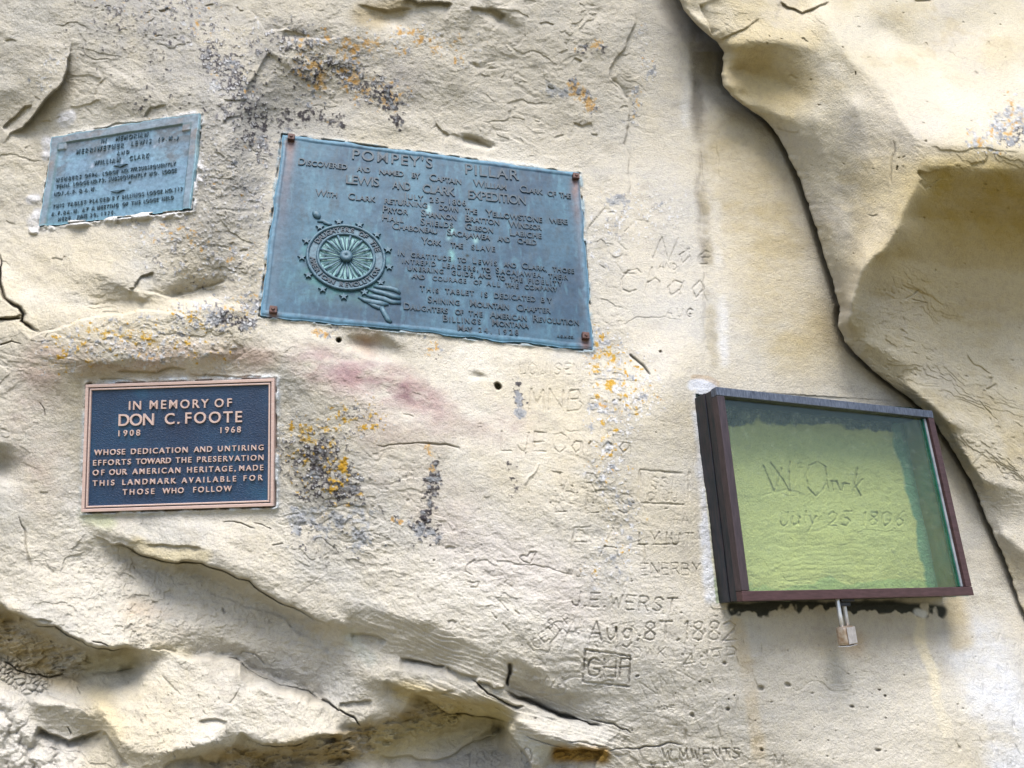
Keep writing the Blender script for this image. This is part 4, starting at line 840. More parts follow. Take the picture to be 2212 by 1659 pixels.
def tube(bm, path, rad, seg=10, caps=True, squash=1.0):
    path = [Vector(p) for p in path]; rad = rad if isinstance(rad, (list, tuple)) else [rad] * len(path); rings = []
    for i, p in enumerate(path):
        t = (path[min(i + 1, len(path) - 1)] - path[max(i - 1, 0)]).normalized()
        up = Vector((0, 0, 1)) if abs(t.z) < .9 else Vector((1, 0, 0)); a = t.cross(up).normalized(); b = a.cross(t)
        rings.append([bm.verts.new(p + (a * math.cos(k * 2 * math.pi / seg) + b * squash * math.sin(k * 2 * math.pi / seg)) * rad[i]) for k in range(seg)])
    for i in range(len(rings) - 1):
        for k in range(seg): bm.faces.new((rings[i][k], rings[i][(k + 1) % seg], rings[i + 1][(k + 1) % seg], rings[i + 1][k]))
    if caps: bm.faces.new(rings[0][::-1]); bm.faces.new(rings[-1])
def ring(bm, cx, cy, rad, tr, z, seg=96, ts=10, hz=1.0):
    vs = [[bm.verts.new((cx + (rad + tr * math.cos(b)) * math.cos(a), cy + (rad + tr * math.cos(b)) * math.sin(a), z + tr * hz * math.sin(b))) for b in [k * 2 * math.pi / ts for k in range(ts)]] for a in [i * 2 * math.pi / seg for i in range(seg)]]
    for i in range(seg):
        for k in range(ts): bm.faces.new((vs[i][k], vs[(i + 1) % seg][k], vs[(i + 1) % seg][(k + 1) % ts], vs[i][(k + 1) % ts]))

# ---- raised lettering from font outlines
dg = None
def text_mesh(txt, spacing, small, weight, ext, bev):
    cu = bpy.data.curves.new('lettering_outline', 'FONT'); cu.body = txt; cu.size = 1; cu.space_character = spacing
    cu.offset = weight; cu.extrude = ext; cu.bevel_depth = bev; cu.bevel_resolution = 1; cu.resolution_u = 5; cu.small_caps_scale = 0.75; cu.fill_mode = 'FRONT'
    if small:
        for i in range(len(txt)): cu.body_format[i].use_small_caps = True
    o = bpy.data.objects.new('lettering_outline', cu); sc.collection.objects.link(o)
    bpy.context.view_layer.update()
    me = bpy.data.meshes.new_from_object(o.evaluated_get(bpy.context.evaluated_depsgraph_get()))
    bpy.data.objects.remove(o); bpy.data.curves.remove(cu)
    n = len(me.vertices); c = np.empty(n * 3, np.float32); me.vertices.foreach_get('co', c); c = c.reshape(-1, 3)
    fs = [tuple(p.vertices) for p in me.polygons]; bpy.data.meshes.remove(me)
    return c, fs
CAPH = None
def cap_height():
    c, f = text_mesh('H', 1, False, 0, 0, 0); return c[:, 1].max() - c[:, 1].min()
def lettering(words, plate, conv, cap, height, weight=0.012, small=False, bev=0.012, cond=1.0):
    """words: (text, x0, y0, x1, y1[, cap]) in enlarged-photo pixels -> one mesh in plate space"""
    global CAPH
    if CAPH is None: CAPH = cap_height()
    AV, AF = [], []; base = 0
    for wd in words:
        txt, x0, y0, x1, y1 = wd[:5]; cp_ = wd[5] if len(wd) > 5 else (35 if small and 800 < y0 < 1030 else cap)
        a = plate.uv(*conv(x0, y0)); b = plate.uv(*conv(x1, y1)); t = plate.uv(*conv((x0 + x1) / 2, (y0 + y1) / 2 - cp_)); m = ((a[0] + b[0]) / 2, (a[1] + b[1]) / 2)
        Wd = math.hypot(b[0] - a[0], b[1] - a[1]); Hc = abs(t[1] - m[1]); sc_ = Hc / CAPH
        c1, _ = text_mesh(txt, 1.0, small, weight, 0, 0); w1 = c1[:, 0].max() - c1[:, 0].min()
        sp_ = 1.0; sx_ = 1.0
        if len(txt) > 1:
            c2, _ = text_mesh(txt, 1.5, small, weight, 0, 0); w2 = c2[:, 0].max() - c2[:, 0].min()
            sp_ = 1 + 0.5 * (Wd / (sc_ * cond) - w1) / max(w2 - w1, 1e-6); sp_ = min(max(sp_, .86), 1.9)
        c, f = text_mesh(txt, sp_, small, weight, 0.05, bev)
        c = c.astype(float); c[:, 0] -= c[:, 0].min(); sx_ = Wd / (c[:, 0].max() * sc_)
        z = (c[:, 2] - c[:, 2].min()); z = z / max(z.max(), 1e-6)
        ang = math.atan2(b[1] - a[1], b[0] - a[0]); lx, ly = c[:, 0] * sc_ * sx_, c[:, 1] * sc_
        u = a[0] + lx * math.cos(ang) - ly * math.sin(ang); v = a[1] + lx * math.sin(ang) + ly * math.cos(ang)
        AV.append(np.stack([u, v, z * height], 1)); AF += [tuple(i + base for i in ff) for ff in f]; base += len(c)
    return np.concatenate(AV), AF
def lines_of(ws):
    out = []
    for w in ws:
        out.append([w])
    return out
def ring_text(txt, cx, cy, rad, a0, a1, capm, height, bottom=False):
    global CAPH
    if CAPH is None: CAPH = cap_height()
    AV, AF = [], []; base = 0; n = len(txt)
    for i, ch in enumerate(txt):
        if ch == ' ': continue
        a = math.radians(a0 + (a1 - a0) * i / (n - 1)); c, f = text_mesh(ch, 1, False, .02, .05, .01); c = c.astype(float)
        s = capm / CAPH; lx = (c[:, 0] - (c[:, 0].max() + c[:, 0].min()) / 2) * s; ly = (c[:, 1] - CAPH / 2) * s
        rot = a - math.pi / 2 if not bottom else a + math.pi / 2
        u = cx + rad * math.cos(a) + lx * math.cos(rot) - ly * math.sin(rot); v = cy + rad * math.sin(a) + lx * math.sin(rot) + ly * math.cos(rot)
        z = c[:, 2] - c[:, 2].min(); z /= z.max()
        AV.append(np.stack([u, v, z * height], 1)); AF += [tuple(k + base for k in ff) for ff in f]; base += len(c)
    return np.concatenate(AV), AF
def mesh_obj(name, vf, plate, w0, mat, parent, root):
    v, f = vf; w = plate(v[:, 0], v[:, 1], v[:, 2] + w0)
    me = bpy.data.meshes.new(name); me.from_pydata(w.tolist(), [], f); me.materials.append(mat)
    me.polygons.foreach_set('use_smooth', [False] * len(f))
    o = bpy.data.objects.new(name, me); sc.collection.objects.link(o); return adopt(o, parent, root)
def plate_grid(name, pl, nu, nv, relief, colour, mat, parent, root, wob=0.0, seed=1, rim=.014):
    u = np.concatenate([[0, 0], np.linspace(0, pl.W, nu), [pl.W, pl.W]]); v = np.concatenate([[0, 0], np.linspace(0, pl.H, nv), [pl.H, pl.H]])
    U_, V_ = np.meshgrid(u, v)
    Wz = relief(U_, V_)
    Wz[0, :] = Wz[-1, :] = -rim; Wz[:, 0] = Wz[:, -1] = -rim
    if wob:
        e = wob * fbm(U_ * 1000, V_ * 1000, 60, 4, seed); e2 = wob * fbm(U_ * 1000, V_ * 1000, 60, 4, seed + 1)
        fx = np.exp(-np.minimum(U_, pl.W - U_) / .012); fy = np.exp(-np.minimum(V_, pl.H - V_) / .012)
        UU = U_ + e * fx; VV = V_ + e2 * fy
    else: UU, VV = U_, V_
    o = grid_mesh(name, pl(UU, VV, Wz), mat, np.clip(colour(U_, V_), .004, .9), True)
    return adopt(o, parent, root)
def edge_d(U_, V_, pl): return np.minimum(np.minimum(U_, pl.W - U_), np.minimum(V_, pl.H - V_))

# ---------------- big plaque
pp = Plate('pompey', 0.006)
rootP = thing('bronze_plaque', 'large blue-green bronze plaque with a wheel emblem, square bolts in its corners', 'plaque', pp(pp.W / 2, 0.0, -.01))
z4 = lambda x, y: (548.6 + x * .34722, 274.3 + y * .34722)
M_PAT = m_vcol('blue_green_patina', .62, 0.1, 500, .3, .0008, .3)
boltuv = [pp.uv(*z4(*p)) for p in ((233, 82), (1997, 322), (2056, 1312), (122, 1152))]
def relP(U_, V_):
    d = edge_d(U_, V_, pp); w = .0022 * sstep(.016, .012, d) + .003 * sstep(0, .006, d)
    return w + .0006 * fbm(U_ * 1000, V_ * 1000, 40, 3, 301)
def colP(U_, V_):
    x, y = U_ * 1000, V_ * 1000; d = edge_d(U_, V_, pp)
    c = np.zeros(U_.shape + (3,)) + alb(66, 104, 130)
    n1 = fbm(x, y, 180, 5, 302, .55, .5); n2 = fbm(x / .5, y, 60, 5, 303, .6, .45); n3 = fbm(x, y, 24, 4, 304, .6)
    c = mixf(c, alb(48, 78, 106), sstep(0, .8, n1) * .8); c = mixf(c, alb(84, 128, 152), sstep(0, .9, -n1) * .7); c = mixf(c, alb(70, 92, 108), sstep(.1, .9, n2) * .5)
    c = mixf(c, alb(92, 140, 162), sstep(.25, .9, -n2) * .5)
    c = mixf(c, alb(104, 134, 156), sstep(.06, .0, U_ + .01 * n3) * .5)
    dt = np.minimum(V_, pp.H - V_)
    c = mixf(c, alb(108, 158, 188), sstep(.018, .003, np.minimum(d, 1) + .006 * n3) * .7)
    c = mixf(c, alb(90, 140, 130), np.clip(np.exp(-((U_ - pp.W * .24) / .10) ** 2 - ((V_ - pp.H * .22) / .05) ** 2) * (.7 + .6 * n3), 0, .8))
    c = mixf(c, alb(74, 136, 144), np.clip(np.exp(-((np.hypot(U_ - emb[0], V_ - emb[1]) - embR * 1.06) / .012) ** 2) * (.4 + .8 * n3), 0, .6))
    for bu, bv in boltuv:
        m = np.exp(-((U_ - bu + .004 * n3) / .011) ** 2) * sstep(.005, -.01, V_ - bv) * np.exp(np.minimum(V_ - bv, 0) / .06)
        c = mixf(c, alb(176, 122, 84), np.clip(m * (.9 + .5 * n3), 0, .85)); m2 = np.exp(-((U_ - bu) / .016) ** 2) * sstep(.0, -.02, V_ - bv) * np.exp(np.minimum(V_ - bv, 0) / .22)
        c = mixf(c, alb(128, 118, 128), np.clip(m2 * .6, 0, .6))
    for a, b, r, cc in ((.23, .78, .008, (180, 220, 226)), (.485, .66, .012, (150, 196, 206)), (.56, .55, .012, (150, 200, 206)), (.64, .52, .01, (160, 206, 210)), (.56, .415, .012, (130, 190, 190)), (.55, .53, .01, (150, 200, 206))):
        c = mixf(c, alb(*cc), np.clip(np.exp(-(((U_ / pp.W - a) / (r * .8)) ** 2 + ((V_ / pp.H - b) / (r * 2.2)) ** 2)) * (.8 + .9 * n3), 0, .9))
    for a, b in ((.612, .428), (.745, .285)):
        c = mixf(c, alb(20, 40, 40), np.exp(-(np.hypot(U_ - a * pp.W, (V_ - b * pp.H)) / .005) ** 4))
    return c
z5 = lambda x, y: (630.9 + x * .16534, 438.9 + y * .16534)
emb = pp.uv(*z5(706, 722)); e_r = pp.uv(*z5(1205, 722)); e_l = pp.uv(*z5(195, 720)); embR = (e_r[0] - e_l[0]) / 2
plate_grid('plate', pp, 380, 260, relP, lambda a, b: colP(a, b) * .84, M_PAT, rootP, rootP, .0035, 311)
TP = '''POMPEY'S 610 205 1110 262 60|PILLAR 1313 298 1648 338 62|Discovered 275 240 580 271|and 640 282 722 291|named 778 299 930 315|by 980 321 1032 327|Captain 1090 338 1288 364|William 1362 374 1570 399|Clark 1652 409 1795 428|of 1825 434 1878 441|the 1897 443 1970 452|LEWIS 572 357 778 376 52|AND 860 388 972 401 46|CLARK 1048 412 1250 438 50|EXPEDITION 1332 452 1690 490 52|July 928 452 1052 466|25 1092 474 1150 479 32|- 1160 482 1182 483 32|1806 1212 488 1318 496 32|With 382 434 517 447|Clark 585 456 755 474|returning 812 482 1078 510|down 1150 521 1270 537|the 1312 541 1388 550|Yellowstone 1440 560 1792 600|were 1838 603 1950 613|Pryor 800 535 957 552|Shannon 1037 560 1258 588|Bratton 1312 592 1525 617|Windsor 1582 626 1788 649|Hall 797 588 930 602|Shields 1035 614 1238 634|Gibson 1312 643 1487 666|Labiche 1592 680 1788 700|Chaboneau 858 640 1140 671|Sacajawea 1200 678 1468 710|and 1513 715 1592 724|child 1637 728 1757 741|York 1040 732 1165 745|the 1222 754 1300 763|slave 1352 768 1500 782|In 893 803 935 809|gratitude 975 814 1225 840|to 1265 844 1320 850|Lewis 1360 853 1510 868|and 1552 873 1630 882|Clark, 1665 885 1820 901|those 1855 903 1990 916|intrepid 922 852 1130 872|leaders, 1172 879 1395 902|to 1415 905 1470 911|Sacajawea, 1503 914 1800 944|their 1830 945 1952 957|unerring 955 897 1178 918|guide, 1228 924 1375 940|and 1393 942 1475 950|to 1508 955 1562 961|the 1590 964 1670 973|fidelity 1705 976 1915 994|and 980 945 1062 955|courage 1110 959 1320 978|of 1365 983 1415 988|all 1445 991 1530 1000|the 1562 1002 1645 1010|company 1682 1013 1885 1030|This 1030 1027 1147 1037|tablet 1187 1040 1368 1056|is 1412 1060 1452 1064|dedicated 1492 1068 1750 1093|by 1785 1095 1852 1101|Shining 1080 1096 1278 1115|Mountain 1342 1120 1585 1142|Chapter 1632 1147 1843 1165|Daughters 930 1138 1205 1165|of 1250 1170 1302 1175|the 1333 1178 1420 1187|American 1465 1190 1695 1213|Revolution 1735 1215 2020 1239|Billings 1175 1214 1410 1232|Montana 1480 1240 1708 1258|May 1265 1274 1357 1282|24, 1395 1284 1478 1290 32|1928 1522 1293 1645 1300 32|A.O.M.CO. 1882 1313 1990 1321 14'''
def words(s):
    out = []
    for w in s.split('|'):
        p = w.rsplit(' '); nums = []
        while p and p[-1].lstrip('-').replace('.', '', 1).isdigit() and len(nums) < 6:
            nums.insert(0, float(p.pop()))
            if len(p) == 1: break
        out.append((' '.join(p),) + tuple(nums))
    return out
M_LET = m_plain('raised_patina', alb(24, 44, 62), alb(46, 78, 98), 140, .6, .1, .2, 500)
for ln in lines_of(words(TP)): mesh_obj('lettering', lettering(ln, pp, z4, 40, .0034, .006, True, .005, .90), pp, .0022, M_LET, rootP, rootP)
# emblem: spinning wheel with thirteen spokes and stars
M_EMB = m_plain('emblem_patina', alb(50, 84, 106), alb(80, 120, 140), 120, .6, .1, .2, 500); M_CYA = m_plain('pale_verdigris', alb(92, 148, 156), alb(142, 196, 200), 60, .6, 0, .3, 400)
eb = bmesh.new(); ring(eb, emb[0], emb[1], embR, .0045, .004); ring(eb, emb[0], emb[1], embR * .735, .0042, .004)
for k, (ra, rb, z) in enumerate(((embR * .735, embR, .0035),)):
    seg = 96; A_ = [eb.verts.new((emb[0] + ra * math.cos(i * 2 * math.pi / seg), emb[1] + ra * math.sin(i * 2 * math.pi / seg), z)) for i in range(seg)]; B_ = [eb.verts.new((emb[0] + rb * math.cos(i * 2 * math.pi / seg), emb[1] + rb * math.sin(i * 2 * math.pi / seg), z)) for i in range(seg)]
    for i in range(seg): eb.faces.new((A_[i], B_[i], B_[(i + 1) % seg], A_[(i + 1) % seg]))
wheel = bm_obj('wheel_emblem', eb, M_EMB, rootP, rootP, lambda a, b, c: pp(a, b, c + .002), True)
hb = bmesh.new(); pts = [(emb[0] + embR * .735 * math.cos(i * 2 * math.pi / 64), emb[1] + embR * .735 * math.sin(i * 2 * math.pi / 64)) for i in range(64)]; prism(hb, pts, 0, .0018)
bm_obj('wheel_field', hb, M_CYA, wheel, rootP, lambda a, b, c: pp(a, b, c + .002))
for k in range(13):
    a = math.radians(90 - 6 + k * 360 / 13); sb = bmesh.new(); ca, sa = math.cos(a), math.sin(a)
    def pt(r, t, z): return (emb[0] + embR * (r * ca - t * sa), emb[1] + embR * (r * sa + t * ca), z)
    tube(sb, [pt(.16, 0, .005), pt(.34, 0, .006), pt(.50, 0, .0065), pt(.52, 0, .0065), pt(.60, 0, .006), pt(.69, 0, .005)], [embR * v for v in (.018, .024, .034, .044, .03, .034)], 8, True, .6)
    for t in (-1, 1): tube(sb, [pt(.18, .05 * t, .004), pt(.42, .105 * t, .0045), pt(.60, .125 * t, .004), pt(.66, .11 * t, .003)], [embR * .010, embR * .014, embR * .012, embR * .006], 6, True, .6)
    bm_obj('spoke', sb, M_EMB, wheel, rootP, lambda a_, b_, c_: pp(a_, b_, c_ + .002), True)
hb = bmesh.new()
pr = [(.17, .000), (.17, .010), (.16, .013), (.10, .0145), (.03, .015), (.02, .013)]; prev = None
for r, z in pr:
    cur = [hb.verts.new((emb[0] + embR * r * math.cos(i * math.pi / 16), emb[1] + embR * r * math.sin(i * math.pi / 16), z)) for i in range(32)]
    if prev:
        for i in range(32): hb.faces.new((prev[i], prev[(i + 1) % 32], cur[(i + 1) % 32], cur[i]))
    prev = cur
hb.faces.new(prev); bm_obj('hub', hb, M_EMB, wheel, rootP, lambda a, b, c: pp(a, b, c + .002), True)
for sx_, sy_ in ((612, 262), (880, 300), (1105, 430), (1250, 625), (1265, 850), (1155, 1050), (945, 1180), (675, 1235), (400, 1140), (215, 955), (130, 725), (190, 510), (365, 330)):
    cu_, cv_ = pp.uv(*z5(sx_, sy_)); ro = embR * .135; a0 = math.atan2(cv_ - emb[1], cu_ - emb[0]); sb = bmesh.new()
    pts = [(cu_ + ro * (1 if i % 2 == 0 else .42) * math.cos(math.pi / 2 + i * math.pi / 5 + .1), cv_ + ro * (1 if i % 2 == 0 else .42) * math.sin(math.pi / 2 + i * math.pi / 5 + .1)) for i in range(10)]
    prism(sb, pts, 0, .006, .25); bm_obj('star', sb, M_EMB, rootP, rootP, lambda a, b, c: pp(a, b, c + .0022))
mesh_obj('emblem_lettering', ring_text('DAUGHTERS OF THE', emb[0], emb[1], embR * .868, 152, 22, embR * .135, .003), pp, .0054, M_LET, wheel, rootP)
mesh_obj('emblem_lettering', ring_text('AMERICAN REVOLUTION', emb[0], emb[1], embR * .868, 192, 340, embR * .125, .003, True), pp, .0054, M_LET, wheel, rootP)
def tubeP(bm, pts, rads, z, sq=.6): tube(bm, [(*pp.uv(*z5(*p)), z) for p in pts], [r * .16534 * .00105 for r in rads], 10, True, sq)
db = bmesh.new(); tubeP(db, [(275, 125), (295, 140), (320, 165), (345, 195), (360, 215)], [18, 48, 62, 48, 14], .003); bm_obj('distaff_tip', db, M_EMB, rootP, rootP, lambda a, b, c: pp(a, b, c + .0015), True); db = bmesh.new(); tubeP(db, [(330, 250), (400, 245), (430, 265), (480, 285), (520, 300)], [14, 30, 34, 28, 16], .003)
bm_obj('distaff_stem', db, M_EMB, rootP, rootP, lambda a, b, c: pp(a, b, c + .0015), True); db = bmesh.new(); tubeP(db, [(1165, 1375), (1200, 1440), (1250, 1530), (1290, 1570)], [34, 40, 40, 30], .003)
for path, rr in (([(860, 1235), (950, 1280), (1060, 1310), (1160, 1325), (1260, 1335)], [12, 34, 50, 50, 20]), ([(960, 1210), (1080, 1235), (1200, 1265), (1300, 1305), (1420, 1310)], [16, 38, 44, 36, 26]), ([(985, 1130), (1080, 1160), (1200, 1190), (1320, 1230), (1420, 1250)], [16, 36, 40, 40, 30]), ([(1060, 1095), (1160, 1110), (1280, 1125), (1360, 1150), (1410, 1190)], [16, 34, 40, 40, 22]), ([(960, 1290), (1060, 1345), (1130, 1375), (1200, 1375)], [12, 36, 36, 24])):
    tubeP(db, path, rr, .003, .55)
bm_obj('distaff', db, M_EMB, rootP, rootP, lambda a, b, c: pp(a, b, c + .0015), True)
M_RUST = m_plain('rusty_iron', (.035, .02, .022), (.10, .045, .035), 200, .7, .2, .5, 700)
for bu, bv in boltuv:
    bb = bmesh.new(); s_ = .0095; box(bb, bu - s_, bu + s_, bv - s_, bv + s_, 0, .013, .002); bmesh.ops.create_cone(bb, segments=20, radius1=.006, radius2=.003, depth=.004, cap_ends=True)
    for v in bb.verts[-42:]:
        pass
    for v in bb.verts:
        if abs(v.co.x) < .008 and abs(v.co.y) < .008 and v.co.z < .003 and (abs(bu) > .02 or abs(bv) > .02) : v.co = (v.co.x + bu, v.co.y + bv, v.co.z + .014)
    bm_obj('bolt', bb, M_RUST, rootP, rootP, lambda a, b, c: pp(a, b, c + .003))

# ---------------- memorial tablet (upper left)
pm = Plate('memorial', 0.004)
rootM = thing('bronze_tablet', 'small pale blue weathered tablet tilted in crumbling white mortar, upper left', 'plaque', pm(pm.W / 2, 0.0, -.01))
z6 = lambda x, y: (54.86 + x * .18601, 230.4 + y * .18601)
M_MEM = m_vcol('pale_blue_patina', .5, .2, 400, .4, .001, .4)
def frame_m(U_, V_):
    a, b = U_ / pm.W, V_ / pm.H
    d = np.minimum(np.minimum(U_, pm.W - U_) - .0, np.minimum(V_, pm.H - V_)); cornr = (np.minimum(a, 1 - a) < .105) & (np.minimum(b, 1 - b) < .17)
    d2 = np.minimum(np.minimum(U_, pm.W - U_), pm.H - V_); return np.where(cornr & (b > .5), 1.0, sstep(.026, .023, d2))
def relM(U_, V_): return .0042 * frame_m(U_, V_) + .002 + .0010 * fbm(U_ * 1000, V_ * 1000, 30, 4, 321, .6)
def colM(U_, V_):
    x, y = U_ * 1000, V_ * 1000; c = np.zeros(U_.shape + (3,)) + alb(136, 166, 190); n1 = fbm(x, y, 90, 5, 322, .6, 1.6); n2 = fbm(x, y, 30, 5, 323, .6, 2.0, .15); n3 = fbm(x, y, 10, 3, 324)
    c = mixf(c, alb(122, 124, 124), np.clip(sstep(-.2, .6, n1 + (V_ / pm.H - .55) * 1.6), 0, 1) * .75); c = mixf(c, alb(152, 192, 216), sstep(.0, .8, n2) * .6); c = mixf(c, alb(112, 128, 132), sstep(.2, .9, -n2) * .5)
    c = mixf(c, alb(128, 172, 196), sstep(.4, .0, V_ / pm.H + .1 * n1) * .6)
    fr = frame_m(U_, V_); c = mixf(c, alb(158, 168, 178), fr * .6); c = mixf(c, alb(166, 150, 140), fr * sstep(.1, .7, n1) * .7)
    d = np.abs(np.minimum(np.minimum(U_, pm.W - U_), pm.H - V_) - .0245); c = mixf(c, alb(64, 116, 122), sstep(.004, .001, d) * .5)
    c = mixf(c, alb(126, 180, 196), sstep(.006, .001, edge_d(U_, V_, pm) + .002 * n2) * .5)
    for px, py, r in ((920, 420, 40), (1580, 410, 50), (1140, 640, 30), (850, 590, 34), (780, 690, 30), (1500, 470, 20), (960, 440, 22)):
        a, b = pm.uv(*z6(px, py)); c = mixf(c, alb(190, 206, 226), np.clip(np.exp(-(np.hypot(U_ - a, V_ - b) / (r * .00021)) ** 2) * (.8 + n3), 0, .85))
    a, b = pm.uv(*z6(1220, 888)); c = mixf(c, alb(20, 48, 44), np.exp(-(np.hypot(U_ - a, V_ - b) / .0048) ** 4))
    return c
plate_grid('plate', pm, 240, 170, relM, colM, M_MEM, rootM, rootM, .004, 331)
M_LM = m_plain('worn_letters', alb(52, 80, 96), alb(100, 128, 144), 160, .5, .2, .2, 500)
TM = '''IN 890 438 950 428 50|MEMORIAM 1060 405 1432 352 50|MERRIWETHER 605 560 1155 480 50|LEWIS 1240 462 1470 430 48|(P.M.) 1555 415 1785 384 44|AND 1075 572 1215 551 40|WILLIAM 805 690 1110 648 48|CLARK 1220 632 1450 598 48|MEMBERS 372 880 658 840|OF 700 833 765 824|PA. 785 822 870 811|LODGE 908 808 1085 783|NO. 1128 777 1212 765|777, 1232 763 1312 750|SUBSEQUENTLY 1325 748 1757 690|TENN. 368 958 530 935|LODGE 568 930 745 905|NO. 772 902 850 890|72, 862 888 945 876|SUBSEQUENTLY 975 872 1410 815|MO. 1450 809 1560 795|LODGE 1600 790 1765 767|NO. 348 1045 430 1033|1, 440 1032 478 1027|A.F. 490 1025 600 1010|& 632 1006 672 1000|A.M. 700 997 832 978|THIS 330 1188 458 1170|TABLET 498 1165 715 1135|PLACED 757 1128 985 1098|BY 1022 1092 1095 1082|BILLINGS 1135 1077 1385 1042|LODGE 1425 1036 1600 1012|NO. 1635 1007 1725 995|113 1748 992 1832 980|A.F.&A.M. 315 1275 630 1232|AT 672 1225 740 1217|A 778 1210 822 1205|MEETING 845 1202 1090 1170|OF 1138 1163 1200 1154|THE 1240 1150 1345 1135|LODGE 1385 1130 1555 1105|HELD 1595 1100 1732 1080|HERE 395 1338 532 1320|JUNE 610 1310 725 1294|30, 765 1288 855 1276|1936. 895 1272 1055 1250'''
for ln in lines_of(words(TM)): mesh_obj('lettering', lettering(ln, pm, z6, 40, .0022, .006, False, .005, .88), pm, .0030, M_LM, rootM, rootM)
for cxx, cyy in ((1120, 690), (1085, 990)):
    db = bmesh.new(); pts = [pm.uv(*z6(cxx + a, cyy + b)) for a, b in ((-90, 8), (0, 24), (88, -18), (0, -10))]; prism(db, pts, 0, .004, .2)
    bm_obj('diamond_ornament', db, M_LM, rootM, rootM, lambda a, b, c: pm(a, b, c + .0028))

# ---------------- blue memorial plaque (lower left)
pf = Plate('foote', 0.006)
rootF = thing('memorial_plaque', 'dark blue memorial plaque with copper border and raised copper letters, lower left', 'plaque', pf(pf.W / 2, 0.0, -.01))
z7 = lambda x, y: (164.6 + x * .20337, 790 + y * .20337)
M_COP = m_plain('brushed_copper', alb(226, 194, 184), alb(240, 214, 206), 40, .4, .1, .15, 900, .0004, .5, (1, 8, 8))
mb, ntb, bb_ = new_mat('blue_leather_grain')
tcb = nd(ntb, 'ShaderNodeTexCoord'); mpb = nd(ntb, 'ShaderNodeMapping'); mpb.inputs['Scale'].default_value = (1, 1, 2.2); ntb.links.new(tcb.outputs['Object'], mpb.inputs[0])
nb1 = noise(ntb, 7, 6, .6, tcb.outputs['Object']); rb1 = ramp(ntb, nb1.outputs[0], [(.3, alb(20, 46, 82)), (.55, alb(24, 66, 104)), (.75, alb(28, 94, 130))]); ntb.links.new(rb1.outputs[0], bb_.inputs['Base Color'])
bb_.inputs['Roughness'].default_value = .42; bb_.inputs['Specular IOR Level'].default_value = .5
nb2 = noise(ntb, 190, 3, .6, mpb.outputs[0], .6); bump(ntb, bb_, nb2.outputs[0], .8, .0022)
fb = bmesh.new(); box(fb, .004, pf.W - .004, .004, pf.H - .004, -.012, .004); bm_obj('backing_plate', fb, mb, rootF, rootF, pf)
def rect_ring(bm, o0, o1, z0, z1, W_, H_, b=.0012):
    for (x0, x1, y0, y1) in ((o0, W_ - o0, H_ - o1, H_ - o0), (o0, W_ - o0, o0, o1), (o0, o1, o1, H_ - o1), (W_ - o1, W_ - o0, o1, H_ - o1)):
        box(bm, x0, x1, y0, y1, z0, z1, b)
fb = bmesh.new(); rect_ring(fb, 0, .0072, -.010, .0095, pf.W, pf.H); bm_obj('outer_border', fb, M_COP, rootF, rootF, pf)
fb = bmesh.new(); rect_ring(fb, .0098, .0138, .002, .0085, pf.W, pf.H); bm_obj('inner_border', fb, M_COP, rootF, rootF, pf)
TF = '''IN 575 471 703 467 88|MEMORY 795 463 1420 447 88|OF 1483 443 1665 437 86|DON 465 641 838 631 120|C. 955 624 1110 618 112|FOOTE 1172 616 1772 600 114|1908 465 750 693 742 60|1968 1545 716 1760 708 60|WHOSE 207 951 535 942|DEDICATION 597 940 1197 921|AND 1262 919 1455 913|UNTIRING 1518 911 2000 896|EFFORTS 197 1061 595 1048|TOWARD 650 1046 1020 1034|THE 1070 1032 1238 1027|PRESERVATION 1297 1025 2000 1003|OF 193 1165 315 1161|OUR 367 1160 553 1154|AMERICAN 612 1152 1120 1137|HERITAGE, 1192 1135 1705 1119|MADE 1743 1117 1998 1109|THIS 193 1276 420 1269|LANDMARK 507 1266 1072 1248|AVAILABLE 1133 1246 1710 1227|FOR 1790 1223 1990 1215|THOSE 510 1370 845 1360|WHO 930 1357 1155 1350|FOLLOW 1257 1345 1665 1331'''
for ln in lines_of(words(TF)): mesh_obj('lettering', lettering(ln, pf, z7, 56, .0042, .004, False, .006, 1.0), pf, .0038, M_COP, rootF, rootF)

# ================================================================== DISPLAY CASE
pcs = Plate('case', CASE_D)
rootC = thing('display_case', 'bronze framed glass case bolted over a carved signature at the right', 'display case', pcs(pcs.W / 2, 0.0, -CASE_D))
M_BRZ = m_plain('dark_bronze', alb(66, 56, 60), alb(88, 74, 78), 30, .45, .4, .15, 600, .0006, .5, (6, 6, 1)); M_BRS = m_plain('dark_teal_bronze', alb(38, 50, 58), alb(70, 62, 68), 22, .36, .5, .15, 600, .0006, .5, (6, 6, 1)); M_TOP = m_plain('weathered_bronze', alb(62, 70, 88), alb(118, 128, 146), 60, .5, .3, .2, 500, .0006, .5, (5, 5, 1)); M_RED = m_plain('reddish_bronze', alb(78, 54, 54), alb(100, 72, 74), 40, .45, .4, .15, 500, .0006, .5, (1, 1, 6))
fw = .021
def cb_(name, x0, x1, y0, y1, z0, z1, mat, parent=None, bev=.0015):
    b = bmesh.new(); box(b, x0, x1, y0, y1, z0, z1, bev); return bm_obj(name, b, mat, parent or rootC, rootC, pcs)
W_, H_ = pcs.W, pcs.H
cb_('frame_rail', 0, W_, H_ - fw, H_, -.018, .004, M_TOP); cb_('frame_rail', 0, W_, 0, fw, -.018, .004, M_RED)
cb_('frame_stile', 0, fw, fw + .0005, H_ - fw - .0005, -.018, .0035, M_BRZ); cb_('frame_stile', W_ - fw, W_, fw + .0005, H_ - fw - .0005, -.018, .0035, M_RED)
